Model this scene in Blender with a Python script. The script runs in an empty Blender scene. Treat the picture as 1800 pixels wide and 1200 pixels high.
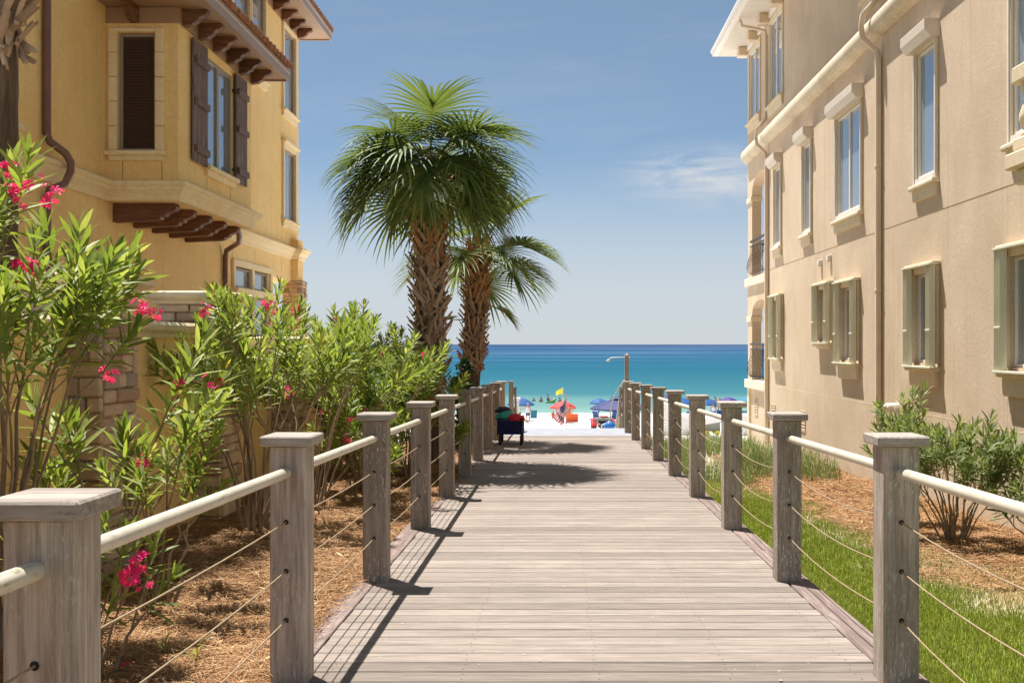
import bpy, bmesh, math, random
import numpy as np
from mathutils import Vector, Matrix, Quaternion, Euler, noise as mnoise

random.seed(7)
rng = np.random.default_rng(11)
C = bpy.context.scene.collection
SC = bpy.context.scene
PI = math.pi
R = math.radians

# ------------------------------------------------------------------ camera
# the eye is the world origin; +Y runs along the boardwalk towards the sea
cam_d = bpy.data.cameras.new('camera')
cam = bpy.data.objects.new('camera', cam_d)
C.objects.link(cam)
cam.location = (0, 0, 0)
cam.rotation_euler = (R(90), 0, 0)
cam_d.sensor_width = 36.0
cam_d.lens = 35.0
cam_d.shift_x = -80 / 1800
cam_d.shift_y = 5 / 1800
cam_d.clip_start = 0.05
cam_d.clip_end = 60000
SC.camera = cam

# ------------------------------------------------------------------ light
SUN_DIR = Vector((-0.265, 0.30, 1.0)).normalized()      # towards the sun
SUN_EL = math.asin(SUN_DIR.z)
SUN_ROT = math.atan2(SUN_DIR.x, SUN_DIR.y)
world = bpy.data.worlds.new('World')
SC.world = world
world.use_nodes = True
wn, wl = world.node_tree.nodes, world.node_tree.links
wn.clear()
w_out = wn.new('ShaderNodeOutputWorld')
w_bg = wn.new('ShaderNodeBackground')
w_sky = wn.new('ShaderNodeTexSky')
w_sky.sky_type = 'NISHITA'
w_sky.sun_disc = False
w_sky.sun_elevation = SUN_EL
w_sky.sun_rotation = SUN_ROT
w_sky.altitude = 0
w_sky.air_density = 0.65
w_sky.dust_density = 0.3
w_sky.ozone_density = 3.0
w_bg.inputs['Strength'].default_value = 0.063
# thin high cloud: wisps of streaky noise over the whole sky dome
w_tc = wn.new('ShaderNodeTexCoord')
w_map = wn.new('ShaderNodeMapping')
w_map.inputs['Scale'].default_value = (2.2, 2.2, 13.0)
w_map.inputs['Rotation'].default_value = (R(4), R(-7), 0)
w_map.inputs['Location'].default_value = (0.35, 0.0, 0.4)
w_n = wn.new('ShaderNodeTexNoise')
w_n.inputs['Scale'].default_value = 1.6
w_n.inputs['Detail'].default_value = 9
w_n.inputs['Roughness'].default_value = 0.62
w_n.inputs['Distortion'].default_value = 0.5
w_r = wn.new('ShaderNodeValToRGB')
w_r.color_ramp.elements[0].position = 0.5
w_r.color_ramp.elements[0].color = (0, 0, 0, 1)
w_r.color_ramp.elements[1].position = 0.78
w_r.color_ramp.elements[1].color = (0.12, 0.12, 0.12, 1)
w_mix = wn.new('ShaderNodeMix')
w_mix.data_type = 'RGBA'
w_mix.inputs[7].default_value = (4.1, 4.25, 4.45, 1)
wl.new(w_tc.outputs['Generated'], w_map.inputs['Vector'])
wl.new(w_map.outputs[0], w_n.inputs['Vector'])
wl.new(w_n.outputs['Fac'], w_r.inputs['Fac'])
# one brighter streaky cloud low over the sea, right of the boardwalk
w_cd = wn.new('ShaderNodeVectorMath')
w_cd.operation = 'SUBTRACT'
w_cd.inputs[1].default_value = (0.150, 0.975, 0.165)
w_cs = wn.new('ShaderNodeVectorMath')
w_cs.operation = 'MULTIPLY'
w_cs.inputs[1].default_value = (10.5, 1.0, 30.0)
w_cl = wn.new('ShaderNodeVectorMath')
w_cl.operation = 'LENGTH'
wl.new(w_tc.outputs['Generated'], w_cd.inputs[0])
wl.new(w_cd.outputs[0], w_cs.inputs[0])
wl.new(w_cs.outputs[0], w_cl.inputs[0])
w_cm = wn.new('ShaderNodeMapRange')
w_cm.interpolation_type = 'SMOOTHSTEP'
w_cm.inputs[1].default_value = 0.1
w_cm.inputs[2].default_value = 1.25
w_cm.inputs[3].default_value = 1.0
w_cm.inputs[4].default_value = 0.0
wl.new(w_cl.outputs['Value'], w_cm.inputs[0])
w_n2 = wn.new('ShaderNodeTexNoise')
w_n2.inputs['Scale'].default_value = 6.0
w_n2.inputs['Detail'].default_value = 9
w_n2.inputs['Roughness'].default_value = 0.64
w_n2.inputs['Distortion'].default_value = 0.8
wl.new(w_map.outputs[0], w_n2.inputs['Vector'])
w_cr = wn.new('ShaderNodeMapRange')
w_cr.inputs[1].default_value = 0.34
w_cr.inputs[2].default_value = 0.66
wl.new(w_n2.outputs['Fac'], w_cr.inputs[0])
w_cx = wn.new('ShaderNodeMath')
w_cx.operation = 'MULTIPLY'
wl.new(w_cm.outputs[0], w_cx.inputs[0])
wl.new(w_cr.outputs[0], w_cx.inputs[1])
w_ca = wn.new('ShaderNodeMath')
w_ca.operation = 'MULTIPLY_ADD'
w_ca.use_clamp = True
wl.new(w_cx.outputs[0], w_ca.inputs[0])
w_ca.inputs[1].default_value = 1.0
wl.new(w_r.outputs['Color'], w_ca.inputs[2])
wl.new(w_ca.outputs[0], w_mix.inputs[0])
# a thin grey veil over the whole dome takes the edge off the blue
w_veil = wn.new('ShaderNodeMix')
w_veil.data_type = 'RGBA'
w_veil.inputs[0].default_value = 0.5
w_veil.inputs[7].default_value = (1.25, 1.8, 1.95, 1)
wl.new(w_sky.outputs[0], w_veil.inputs[6])
wl.new(w_veil.outputs[2], w_mix.inputs[6])
# pale sea haze that thickens towards the horizon, the same all the way round
w_sep = wn.new('ShaderNodeSeparateXYZ')
wl.new(w_tc.outputs['Generated'], w_sep.inputs[0])
w_hm = wn.new('ShaderNodeMapRange')
w_hm.interpolation_type = 'SMOOTHSTEP'
w_hm.inputs[1].default_value = 0.02
w_hm.inputs[2].default_value = 0.20
w_hm.inputs[3].default_value = 0.94
w_hm.inputs[4].default_value = 0.0
wl.new(w_sep.outputs[2], w_hm.inputs[0])
w_hz = wn.new('ShaderNodeMix')
w_hz.data_type = 'RGBA'
w_hz.inputs[7].default_value = (3.7, 4.0, 4.25, 1)
wl.new(w_hm.outputs[0], w_hz.inputs[0])
wl.new(w_mix.outputs[2], w_hz.inputs[6])
wl.new(w_hz.outputs[2], w_bg.inputs['Color'])
wl.new(w_bg.outputs[0], w_out.inputs['Surface'])

sun_d = bpy.data.lights.new('sun', 'SUN')
sun_d.energy = 3.45
sun_d.angle = R(0.5)
sun_d.color = (1.0, 0.96, 0.91)
sun = bpy.data.objects.new('sun', sun_d)
C.objects.link(sun)
sun.location = (-20, 25, 80)
sun.rotation_euler = SUN_DIR.to_track_quat('Z', 'Y').to_euler()

SC.view_settings.view_transform = 'Standard'
SC.view_settings.look = 'None'
SC.view_settings.gamma = 1.0
SC.view_settings.use_curve_mapping = False
SC.view_settings.exposure = 1.42
SC.render.engine = 'CYCLES'
SC.cycles.use_denoising = True
SC.cycles.max_bounces = 8
SC.cycles.diffuse_bounces = 6
SC.cycles.transparent_max_bounces = 12

# ------------------------------------------------------------------ helpers
ORG = {}


def org(o):
    return ORG.get(o.name, Vector((0, 0, 0))) if o is not None else Vector((0, 0, 0))


def tag(o, label=None, cat=None, group=None, kind=None):
    if label: o['label'] = label
    if cat: o['category'] = cat
    if group: o['group'] = group
    if kind: o['kind'] = kind
    return o


def thing(name, label, cat, loc, group=None, kind=None, rz=0.0):
    o = bpy.data.objects.new(name, None)
    C.objects.link(o)
    o.empty_display_size = 0.1
    o.location = loc
    o.rotation_euler = (0, 0, rz)
    ORG[o.name] = Vector(loc)
    return tag(o, label, cat, group, kind)


def inst(name, me, parent=None, loc=(0, 0, 0), rot=None, scale=None, mat4=None, local=False):
    """link an object that uses mesh data `me`; loc is a world place unless local"""
    o = bpy.data.objects.new(name, me)
    C.objects.link(o)
    base = Vector((0, 0, 0)) if local else org(parent)
    if mat4 is not None:
        o.matrix_local = Matrix.Translation(-base) @ mat4
    else:
        o.location = Vector(loc) - base
        if rot is not None: o.rotation_euler = rot
        if scale is not None: o.scale = scale if hasattr(scale, '__len__') else (scale,) * 3
    if parent is not None:
        o.parent = parent
        ORG[o.name] = org(parent)
    return o


class MB:
    """collects primitives and links them as ONE mesh object"""

    def __init__(self):
        self.v, self.f, self.sm, self.mi = [], [], [], []
        self.cur = 0

    def add(self, vs, fs, smooth=False):
        b = len(self.v)
        self.v += [tuple(p) for p in vs]
        for q in fs:
            self.f.append([b + i for i in q])
            self.sm.append(smooth)
            self.mi.append(self.cur)
        return self

    def box(self, x0, x1, y0, y1, z0, z1):
        vs = [(x0, y0, z0), (x1, y0, z0), (x1, y1, z0), (x0, y1, z0), (x0, y0, z1), (x1, y0, z1), (x1, y1, z1), (x0, y1, z1)]
        return self.add(vs, [(0, 3, 2, 1), (4, 5, 6, 7), (0, 1, 5, 4), (1, 2, 6, 5), (2, 3, 7, 6), (3, 0, 4, 7)])

    def cbox(self, x0, x1, y0, y1, z0, z1, c=0.005, M=None):
        """box with chamfered edges"""
        vs, idx = [], {}
        for sx in (0, 1):
            for sy in (0, 1):
                for sz in (0, 1):
                    X, Y, Z = (x0, x1)[sx], (y0, y1)[sy], (z0, z1)[sz]
                    dx, dy, dz = (c, -c)[sx], (c, -c)[sy], (c, -c)[sz]
                    for k, p in enumerate(((X, Y + dy, Z + dz), (X + dx, Y, Z + dz), (X + dx, Y + dy, Z))):
                        idx[(sx, sy, sz, k)] = len(vs)
                        vs.append(p)
        fs = []
        for s in (0, 1):
            fs.append([idx[(s, a, b, 0)] for a, b in ((0, 0), (1, 0), (1, 1), (0, 1))])
            fs.append([idx[(a, s, b, 1)] for a, b in ((0, 0), (1, 0), (1, 1), (0, 1))])
            fs.append([idx[(a, b, s, 2)] for a, b in ((0, 0), (1, 0), (1, 1), (0, 1))])
        for a in (0, 1):
            for b in (0, 1):
                fs.append([idx[(0, a, b, 1)], idx[(1, a, b, 1)], idx[(1, a, b, 2)], idx[(0, a, b, 2)]])
                fs.append([idx[(a, 0, b, 0)], idx[(a, 1, b, 0)], idx[(a, 1, b, 2)], idx[(a, 0, b, 2)]])
                fs.append([idx[(a, b, 0, 0)], idx[(a, b, 1, 0)], idx[(a, b, 1, 1)], idx[(a, b, 0, 1)]])
                for d in (0, 1):
                    fs.append([idx[(a, b, d, 0)], idx[(a, b, d, 1)], idx[(a, b, d, 2)]])
        if M is not None:
            vs = [tuple(M @ Vector(p)) for p in vs]
        return self.add(vs, fs)

    def tube(self, pts, r, n=8, cap=True, smooth=True):
        pts = [Vector(p) for p in pts]
        k = len(pts)
        rs = r if hasattr(r, '__len__') else [r] * k
        vs, fs = [], []
        up = None
        for i in range(k):
            t = (pts[min(i + 1, k - 1)] - pts[max(i - 1, 0)])
            if t.length < 1e-9: t = Vector((0, 0, 1))
            t.normalize()
            if up is None:
                up = Vector((1, 0, 0)) if abs(t.x) < 0.8 else Vector((0, 1, 0))
            a = (up - t * up.dot(t)).normalized()
            up = a
            b = t.cross(a)
            for j in range(n):
                w = 2 * PI * j / n
                vs.append(pts[i] + (a * math.cos(w) + b * math.sin(w)) * rs[i])
        for i in range(k - 1):
            for j in range(n):
                fs.append((i * n + j, i * n + (j + 1) % n, (i + 1) * n + (j + 1) % n, (i + 1) * n + j))
        self.add(vs, fs, smooth)
        if cap:
            self.add(vs[:n], [list(range(n))[::-1]])
            self.add(vs[-n:], [list(range(n))])
        return self

    def lathe(self, prof, cx, cy, n=16, smooth=True, a0=0.0, close=True):
        """prof: (r, z) list about a vertical axis"""
        vs, fs = [], []
        for r, z in prof:
            for j in range(n):
                w = a0 + 2 * PI * j / n
                vs.append((cx + r * math.cos(w), cy + r * math.sin(w), z))
        for i in range(len(prof) - 1):
            for j in range(n):
                fs.append((i * n + j, i * n + (j + 1) % n, (i + 1) * n + (j + 1) % n, (i + 1) * n + j))
        self.add(vs, fs, smooth)
        if close:
            self.add(vs[:n], [list(range(n))[::-1]])
            self.add(vs[-n:], [list(range(n))])
        return self

    def prism(self, poly, fn, t0, t1):
        """poly: 2-d outline; fn(u, v, t) -> point; extruded from t0 to t1"""
        n = len(poly)
        vs = [fn(u, v, t0) for u, v in poly] + [fn(u, v, t1) for u, v in poly]
        fs = [list(range(n))[::-1], list(range(n, 2 * n))]
        for i in range(n):
            j = (i + 1) % n
            fs.append((i, j, n + j, n + i))
        return self.add(vs, fs)

    def sweep(self, path, prof, z=0.0, closed=False):
        """moulding: profile (outward, z) carried along a plan path with mitred corners; outward = right of travel"""
        P = [Vector((p[0], p[1])) for p in path]
        n, m = len(P), len(prof)
        vs, fs = [], []
        for i in range(n):
            d0 = (P[i] - P[i - 1]).normalized() if i > 0 else None
            d1 = (P[i + 1] - P[i]).normalized() if i < n - 1 else None
            if d0 is None: d0 = d1
            if d1 is None: d1 = d0
            n0, n1 = Vector((d0.y, -d0.x)), Vector((d1.y, -d1.x))
            mv = n0 + n1
            mv = mv / max(1e-6, mv.dot(n0))
            for o, h in prof:
                q = P[i] + mv * o
                vs.append((q.x, q.y, z + h))
        for i in range(n - 1):
            for j in range(m):
                k = (j + 1) % m
                fs.append((i * m + j, i * m + k, (i + 1) * m + k, (i + 1) * m + j))
        fs.append(list(range(m)))
        fs.append(list(range((n - 1) * m, n * m))[::-1])
        return self.add(vs, fs)

    def mesh(self, name, mats, recalc=True):
        me = bpy.data.meshes.new(name)
        me.from_pydata(self.v, [], self.f)
        for m in (mats if isinstance(mats, (list, tuple)) else [mats]):
            me.materials.append(m)
        me.polygons.foreach_set('use_smooth', self.sm)
        me.polygons.foreach_set('material_index', self.mi)
        if recalc:
            bm = bmesh.new()
            bm.from_mesh(me)
            bmesh.ops.recalc_face_normals(bm, faces=bm.faces)
            bm.to_mesh(me)
            bm.free()
        me.update()
        return me

    def build(self, name, mats, parent=None, recalc=True, local=False):
        if parent is not None and not local:
            o = org(parent)
            self.v = [(a - o.x, b - o.y, c - o.z) for a, b, c in self.v]
        return inst(name, self.mesh(name, mats, recalc), parent, local=True)


def arr_mesh(name, V, F, mat, smooth=False):
    """big mesh from numpy: V (n,3), F (m,k)"""
    me = bpy.data.meshes.new(name)
    k = F.shape[1]
    me.vertices.add(len(V))
    me.vertices.foreach_set('co', np.ascontiguousarray(V, dtype=np.float32).ravel())
    me.loops.add(F.size)
    me.loops.foreach_set('vertex_index', np.ascontiguousarray(F, dtype=np.int32).ravel())
    me.polygons.add(len(F))
    me.polygons.foreach_set('loop_start', np.arange(0, F.size, k, dtype=np.int32))
    me.polygons.foreach_set('use_smooth', np.full(len(F), smooth))
    me.materials.append(mat)
    me.update(calc_edges=True)
    me.validate()
    return me


def at(px, py, Y):
    """a point seen in the photograph (1800 wide) at distance Y"""
    return Vector(((px - 980) * Y / 1750, Y, (605 - py) * Y / 1750))


# ------------------------------------------------------------------ materials
class NT:
    def __init__(self, name):
        self.m = bpy.data.materials.new(name)
        self.m.use_nodes = True
        self.n, self.l = self.m.node_tree.nodes, self.m.node_tree.links
        self.n.clear()
        self.out = self.n.new('ShaderNodeOutputMaterial')
        self.p = self.n.new('ShaderNodeBsdfPrincipled')
        self.l.new(self.p.outputs[0], self.out.inputs['Surface'])
        self._obj = None

    def node(self, t, **kw):
        x = self.n.new('ShaderNode' + t)
        for k, v in kw.items(): setattr(x, k, v)
        return x

    def put(self, sock, v):
        if hasattr(v, 'is_output') or hasattr(v, 'links'): self.l.new(v, sock)
        else: sock.default_value = v

    def coord(self, rnd=True, world=False):
        if world:
            return self.node('NewGeometry').outputs['Position']
        tc = self.node('TexCoord').outputs['Object']
        if not rnd: return tc
        oi = self.node('ObjectInfo').outputs['Random']
        m = self.node('VectorMath', operation='SCALE')
        m.inputs[0].default_value = (37.0, 53.0, 29.0)
        self.put(m.inputs['Scale'], oi)
        a = self.node('VectorMath', operation='ADD')
        self.put(a.inputs[0], tc)
        self.put(a.inputs[1], m.outputs[0])
        return a.outputs[0]

    def scale(self, vec, s):
        m = self.node('VectorMath', operation='MULTIPLY')
        self.put(m.inputs[0], vec)
        m.inputs[1].default_value = s
        return m.outputs[0]

    def noise(self, vec, scale=5, detail=4, rough=0.55, dist=0.0):
        x = self.node('TexNoise')
        self.put(x.inputs['Vector'], vec)
        x.inputs['Scale'].default_value = scale
        x.inputs['Detail'].default_value = detail
        x.inputs['Roughness'].default_value = rough
        x.inputs['Distortion'].default_value = dist
        return x.outputs['Fac']

    def ramp(self, fac, stops):
        x = self.node('ValToRGB')
        cr = x.color_ramp
        while len(cr.elements) < len(stops): cr.elements.new(0.5)
        for e, (p, c) in zip(cr.elements, stops):
            e.position = p
            e.color = (c[0], c[1], c[2], 1) if hasattr(c, '__len__') else (c, c, c, 1)
        self.put(x.inputs['Fac'], fac)
        return x.outputs['Color']

    def mix(self, fac, a, b, mode='MIX'):
        x = self.node('Mix', data_type='RGBA', blend_type=mode)
        self.put(x.inputs[0], fac)
        for s, v in ((x.inputs[6], a), (x.inputs[7], b)):
            if isinstance(v, tuple): s.default_value = (*v[:3], 1)
            else: self.put(s, v)
        return x.outputs[2]

    def math(self, op, a, b=0.0):
        x = self.node('Math', operation=op)
        self.put(x.inputs[0], a)
        self.put(x.inputs[1], b)
        return x.outputs[0]

    def rand(self):
        return self.node('ObjectInfo').outputs['Random']

    def island(self):
        return self.node('NewGeometry').outputs['Random Per Island']

    def bump(self, h, strength=0.3, dist=0.01, prev=None):
        b = self.node('Bump')
        b.inputs['Strength'].default_value = strength
        b.inputs['Distance'].default_value = dist
        self.put(b.inputs['Height'], h)
        if prev is not None: self.put(b.inputs['Normal'], prev)
        self.put(self.p.inputs['Normal'], b.outputs[0])
        return b.outputs[0]

    def done(self, col=None, rough=None, spec=None, metal=None):
        if col is not None:
            if isinstance(col, tuple): self.p.inputs['Base Color'].default_value = (*col[:3], 1)
            else: self.put(self.p.inputs['Base Color'], col)
        if rough is not None: self.put(self.p.inputs['Roughness'], rough)
        if spec is not None: self.p.inputs['Specular IOR Level'].default_value = spec
        if metal is not None: self.p.inputs['Metallic'].default_value = metal
        return self.m


def plain(name, col, rough=0.6, var=0.12, scale=6.0, metal=0.0, bump=0.0, spec=0.4):
    t = NT(name)
    v = t.coord()
    n = t.noise(v, scale, 5)
    c = t.ramp(n, [(0.25, tuple(x * (1 - var) for x in col)), (0.75, tuple(min(1, x * (1 + var)) for x in col))])
    if bump: t.bump(t.noise(v, scale * 8, 4), bump, 0.004)
    return t.done(c, rough, spec, metal)


def wood(name, axis, cols, rough=0.85, grain=14.0, lichen=None, stain=None, bump=0.5, ends=None):
    t = NT(name)
    v = t.coord()
    s = {'x': (0.9, grain, grain), 'y': (grain, 0.9, grain), 'z': (grain, grain, 0.9)}[axis]
    sv = t.scale(v, s)
    g = t.noise(sv, 1.6, 8, 0.62, 1.2)
    fine = t.noise(sv, 6.0, 6, 0.6, 0.4)
    c = t.ramp(g, [(0.28, cols[0]), (0.5, cols[1]), (0.72, cols[2])])
    c = t.mix(t.ramp(fine, [(0.36, 0.45), (0.56, 0.0)]), c, tuple(x * 0.5 for x in cols[0]))
    tone = t.ramp(t.rand(), [(0.0, (0.70, 0.68, 0.66)), (0.25, (0.94, 0.92, 0.9)), (0.7, (1.04, 1.02, 1.0)), (1.0, (1.2, 1.18, 1.16))])
    c = t.mix(1.0, c, tone, 'MULTIPLY')
    blot = t.noise(v, 2.3, 5, 0.6)
    c = t.mix(t.ramp(blot, [(0.42, 0.0), (0.7, 0.45)]), c, tuple(x * 0.62 for x in cols[1]))
    if lichen is not None:
        l1 = t.noise(t.scale(v, (85, 85, 22) if axis == 'z' else (48, 48, 48)), 1.3, 6, 0.68, 0.3)
        l2 = t.noise(v, 3.1, 3)
        lf = t.math('MULTIPLY', t.ramp(l1, [(0.545, 0.0), (0.62, 1.0)]), t.ramp(l2, [(0.36, 0.0), (0.6, 0.75)]))
        c = t.mix(lf, c, lichen)
    if stain is not None:
        sf = t.noise(t.scale(v, (7, 7, 1.1)), 1.0, 5, 0.6)
        c = t.mix(t.ramp(sf, [(0.52, 0.0), (0.72, 0.6)]), c, stain)
    if ends is not None:
        # damp staining soaked into the board ends
        sx = t.node('SeparateXYZ')
        t.put(sx.inputs[0], t.coord(rnd=False))
        e = t.math('DIVIDE', t.math('ABSOLUTE', sx.outputs[0]), ends[0])
        wob = t.math('MULTIPLY', t.noise(t.scale(v, (1.2, 9, 9)), 1.5, 5, 0.6), 0.42)
        c = t.mix(t.ramp(t.math('ADD', e, wob), [(1.03, 0.0), (1.27, 0.8)]), c, ends[1])
    h = t.math('ADD', g, t.math('MULTIPLY', fine, 0.6))
    t.bump(h, bump, 0.006)
    return t.done(c, rough, 0.25)


def stucco(name, col, dark, light, bump=0.55):
    t = NT(name)
    v = t.coord(rnd=False, world=True)
    big = t.noise(v, 0.7, 5, 0.6, 0.6)
    mid = t.noise(t.scale(v, (1, 1, 0.3)), 3.2, 5, 0.62)
    c = t.ramp(big, [(0.3, dark), (0.52, col), (0.75, light)])
    c = t.mix(t.ramp(mid, [(0.45, 0.0), (0.75, 0.35)]), c, dark)
    grit = t.noise(v, 16, 5, 0.7)
    c = t.mix(t.ramp(grit, [(0.42, 0.30), (0.58, 0.0)]), c, tuple(x * 0.8 for x in dark))
    streak = t.noise(t.scale(v, (5, 5, 0.22)), 1.4, 4, 0.6)
    c = t.mix(t.ramp(streak, [(0.54, 0.0), (0.75, 0.34)]), c, tuple(x * 0.72 for x in dark))
    f = t.noise(v, 55, 3, 0.7)
    f2 = t.noise(v, 190, 2, 0.6)
    t.bump(t.math('ADD', f, t.math('MULTIPLY', f2, 0.5)), bump, 0.006)
    return t.done(c, 0.92, 0.15)


def leafmat(name, stops, trans=0.35, rough=0.42, spec=0.5, tint=(1.45, 1.45, 0.75)):
    t = NT(name)
    isl = t.island()
    rn = t.rand()
    f = t.math('ADD', t.math('MULTIPLY', isl, 0.7), t.math('MULTIPLY', rn, 0.3))
    c = t.ramp(f, stops)
    n = t.noise(t.coord(), 30, 3)
    c = t.mix(t.ramp(n, [(0.4, 0.0), (0.8, 0.35)]), c, stops[0][1])
    t.done(c, rough, spec)
    tr = t.node('BsdfTranslucent')
    tc = t.mix(1.0, c, tint, 'MULTIPLY')
    t.l.new(tc, tr.inputs['Color'])
    ms = t.node('MixShader')
    ms.inputs[0].default_value = trans
    t.l.new(t.p.outputs[0], ms.inputs[1])
    t.l.new(tr.outputs[0], ms.inputs[2])
    t.l.new(ms.outputs[0], t.out.inputs['Surface'])
    return t.m


def islandmat(name, stops, rough=0.8, spec=0.2, trans=0.0):
    t = NT(name)
    c = t.ramp(t.island(), stops)
    t.done(c, rough, spec)
    if trans:
        tr = t.node('BsdfTranslucent')
        t.l.new(c, tr.inputs['Color'])
        ms = t.node('MixShader')
        ms.inputs[0].default_value = trans
        t.l.new(t.p.outputs[0], ms.inputs[1])
        t.l.new(tr.outputs[0], ms.inputs[2])
        t.l.new(ms.outputs[0], t.out.inputs['Surface'])
    return t.m


def glassmat(name, base, ior=1.9, rough=0.03):
    t = NT(name)
    v = t.coord(world=True)
    c = t.ramp(t.noise(t.scale(v, (1, 1, 0.25)), 1.1, 2), [(0.3, tuple(x * 0.85 for x in base)), (0.7, base)])
    t.p.inputs['IOR'].default_value = ior
    t.p.inputs['Metallic'].default_value = 0.55      # reflective sun-control coating
    n = t.noise(v, 0.9, 2)
    t.bump(n, 0.05, 0.05)
    return t.done(c, rough, 0.5)


M = {}
M['deck'] = wood('weathered_deck_wood', 'x', [(0.215, 0.175, 0.147), (0.30, 0.252, 0.217), (0.36, 0.312, 0.273)], grain=16, bump=0.5, ends=(1.27, (0.12, 0.085, 0.07)))
M['border'] = wood('dark_border_wood', 'y', [(0.13, 0.092, 0.08), (0.25, 0.19, 0.17), (0.38, 0.315, 0.285)], grain=16, bump=0.4)
M['post'] = wood('weathered_post_wood', 'z', [(0.26, 0.21, 0.17), (0.44, 0.37, 0.31), (0.59, 0.52, 0.45)], grain=15,
                 lichen=(0.70, 0.67, 0.57), stain=(0.16, 0.135, 0.075), bump=0.7)
M['cap'] = wood('lichen_cap_wood', 'x', [(0.27, 0.225, 0.19), (0.42, 0.37, 0.32), (0.52, 0.475, 0.42)], grain=9,
                lichen=(0.085, 0.085, 0.06), bump=0.7)
t = NT('cream_rail_paint')
v = t.coord()
c = t.ramp(t.noise(v, 7, 5), [(0.3, (0.54, 0.48, 0.37)), (0.7, (0.64, 0.58, 0.46))])
gr_ = t.math('MULTIPLY', t.ramp(t.noise(t.scale(v, (60, 14, 60)), 1.0, 6, 0.7), [(0.55, 0.0), (0.64, 1.0)]), t.ramp(t.noise(v, 4, 3), [(0.42, 0.0), (0.62, 0.7)]))
c = t.mix(gr_, c, (0.24, 0.21, 0.13))
M['rail'] = t.done(c, 0.42, 0.4)
M['rope'] = plain('tan_cable', (0.33, 0.24, 0.145), 0.7, 0.2, 30)
M['hole'] = plain('dark_hole', (0.02, 0.015, 0.012), 0.9)
M['screw'] = plain('rusty_screw', (0.05, 0.035, 0.028), 0.8)
M['landing'] = plain('grey_landing_mat', (0.27, 0.285, 0.32), 0.9, 0.15, 4, bump=0.4)
M['yellow'] = stucco('yellow_stucco', (0.92, 0.655, 0.295), (0.86, 0.575, 0.235), (0.94, 0.71, 0.37))
M['yellowtrim'] = stucco('cream_trim_stone', (0.90, 0.74, 0.46), (0.82, 0.63, 0.36), (0.92, 0.80, 0.56), 0.25)
M['tan'] = stucco('tan_stucco', (0.655, 0.515, 0.37), (0.57, 0.44, 0.305), (0.71, 0.575, 0.43), 0.9)
M['tantrim'] = stucco('tan_trim', (0.75, 0.63, 0.45), (0.68, 0.55, 0.37), (0.79, 0.68, 0.52), 0.2)
M['roll'] = stucco('roll_moulding', (0.66, 0.56, 0.41), (0.50, 0.40, 0.265), (0.74, 0.65, 0.51), 0.3)
M['joint'] = plain('dark_joint', (0.28, 0.19, 0.11), 0.95)  # dark flat tone for control joints and vent openings
M['brown'] = plain('brown_soffit_paint', (0.36, 0.225, 0.14), 0.6, 0.08, 2)
M['fascia'] = plain('brown_fascia', (0.36, 0.26, 0.21), 0.5, 0.08, 3)
M['corbel'] = wood('dark_corbel_timber', 'x', [(0.09, 0.04, 0.022), (0.2, 0.092, 0.05), (0.3, 0.155, 0.09)], grain=9, rough=0.6, bump=0.3)
M['shutter'] = wood('brown_shutter_wood', 'z', [(0.07, 0.045, 0.038), (0.2, 0.135, 0.115), (0.32, 0.235, 0.205)], grain=12, rough=0.7, bump=0.4)
M['bronze'] = plain('bronze_window_frame', (0.3, 0.245, 0.2), 0.45, 0.08)
M['pipe_brown'] = plain('brown_downspout', (0.19, 0.095, 0.07), 0.4, 0.15, 3)
M['pipe_tan'] = plain('tan_downspout', (0.66, 0.52, 0.37), 0.4, 0.08, 3)
M['blind'] = plain('dark_blind', (0.075, 0.038, 0.024), 0.6)
M['glass'] = glassmat('window_glass', (0.44, 0.49, 0.54), 1.8)
M['white'] = plain('white_vinyl', (0.74, 0.69, 0.61), 0.4, 0.05, 3)
M['boxwhite'] = plain('roller_box_paint', (0.64, 0.545, 0.43), 0.45, 0.06, 5)
M['accordion'] = plain('accordion_shutter', (0.64, 0.60, 0.45), 0.4, 0.06, 4)
M['soffitw'] = plain('white_soffit', (0.76, 0.72, 0.66), 0.6, 0.04, 3)
M['iron'] = plain('black_iron', (0.03, 0.03, 0.035), 0.4)
M['slab'] = plain('pale_slab', (0.68, 0.60, 0.48), 0.8, 0.06, 3, bump=0.2)
M['tile'] = plain('clay_tile', (0.42, 0.20, 0.115), 0.75, 0.35, 5, bump=0.3)
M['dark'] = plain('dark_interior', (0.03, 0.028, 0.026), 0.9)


def stonemat(name, stops):
    t = NT(name)
    v = t.coord()
    c = t.ramp(t.rand(), stops)
    n = t.noise(v, 9, 6, 0.65)
    c = t.mix(t.ramp(n, [(0.35, 0.0), (0.75, 0.6)]), c, (0.36, 0.26, 0.19))
    t.bump(t.noise(v, 22, 6, 0.65), 0.7, 0.012)
    return t.done(c, 0.9, 0.2)


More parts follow.
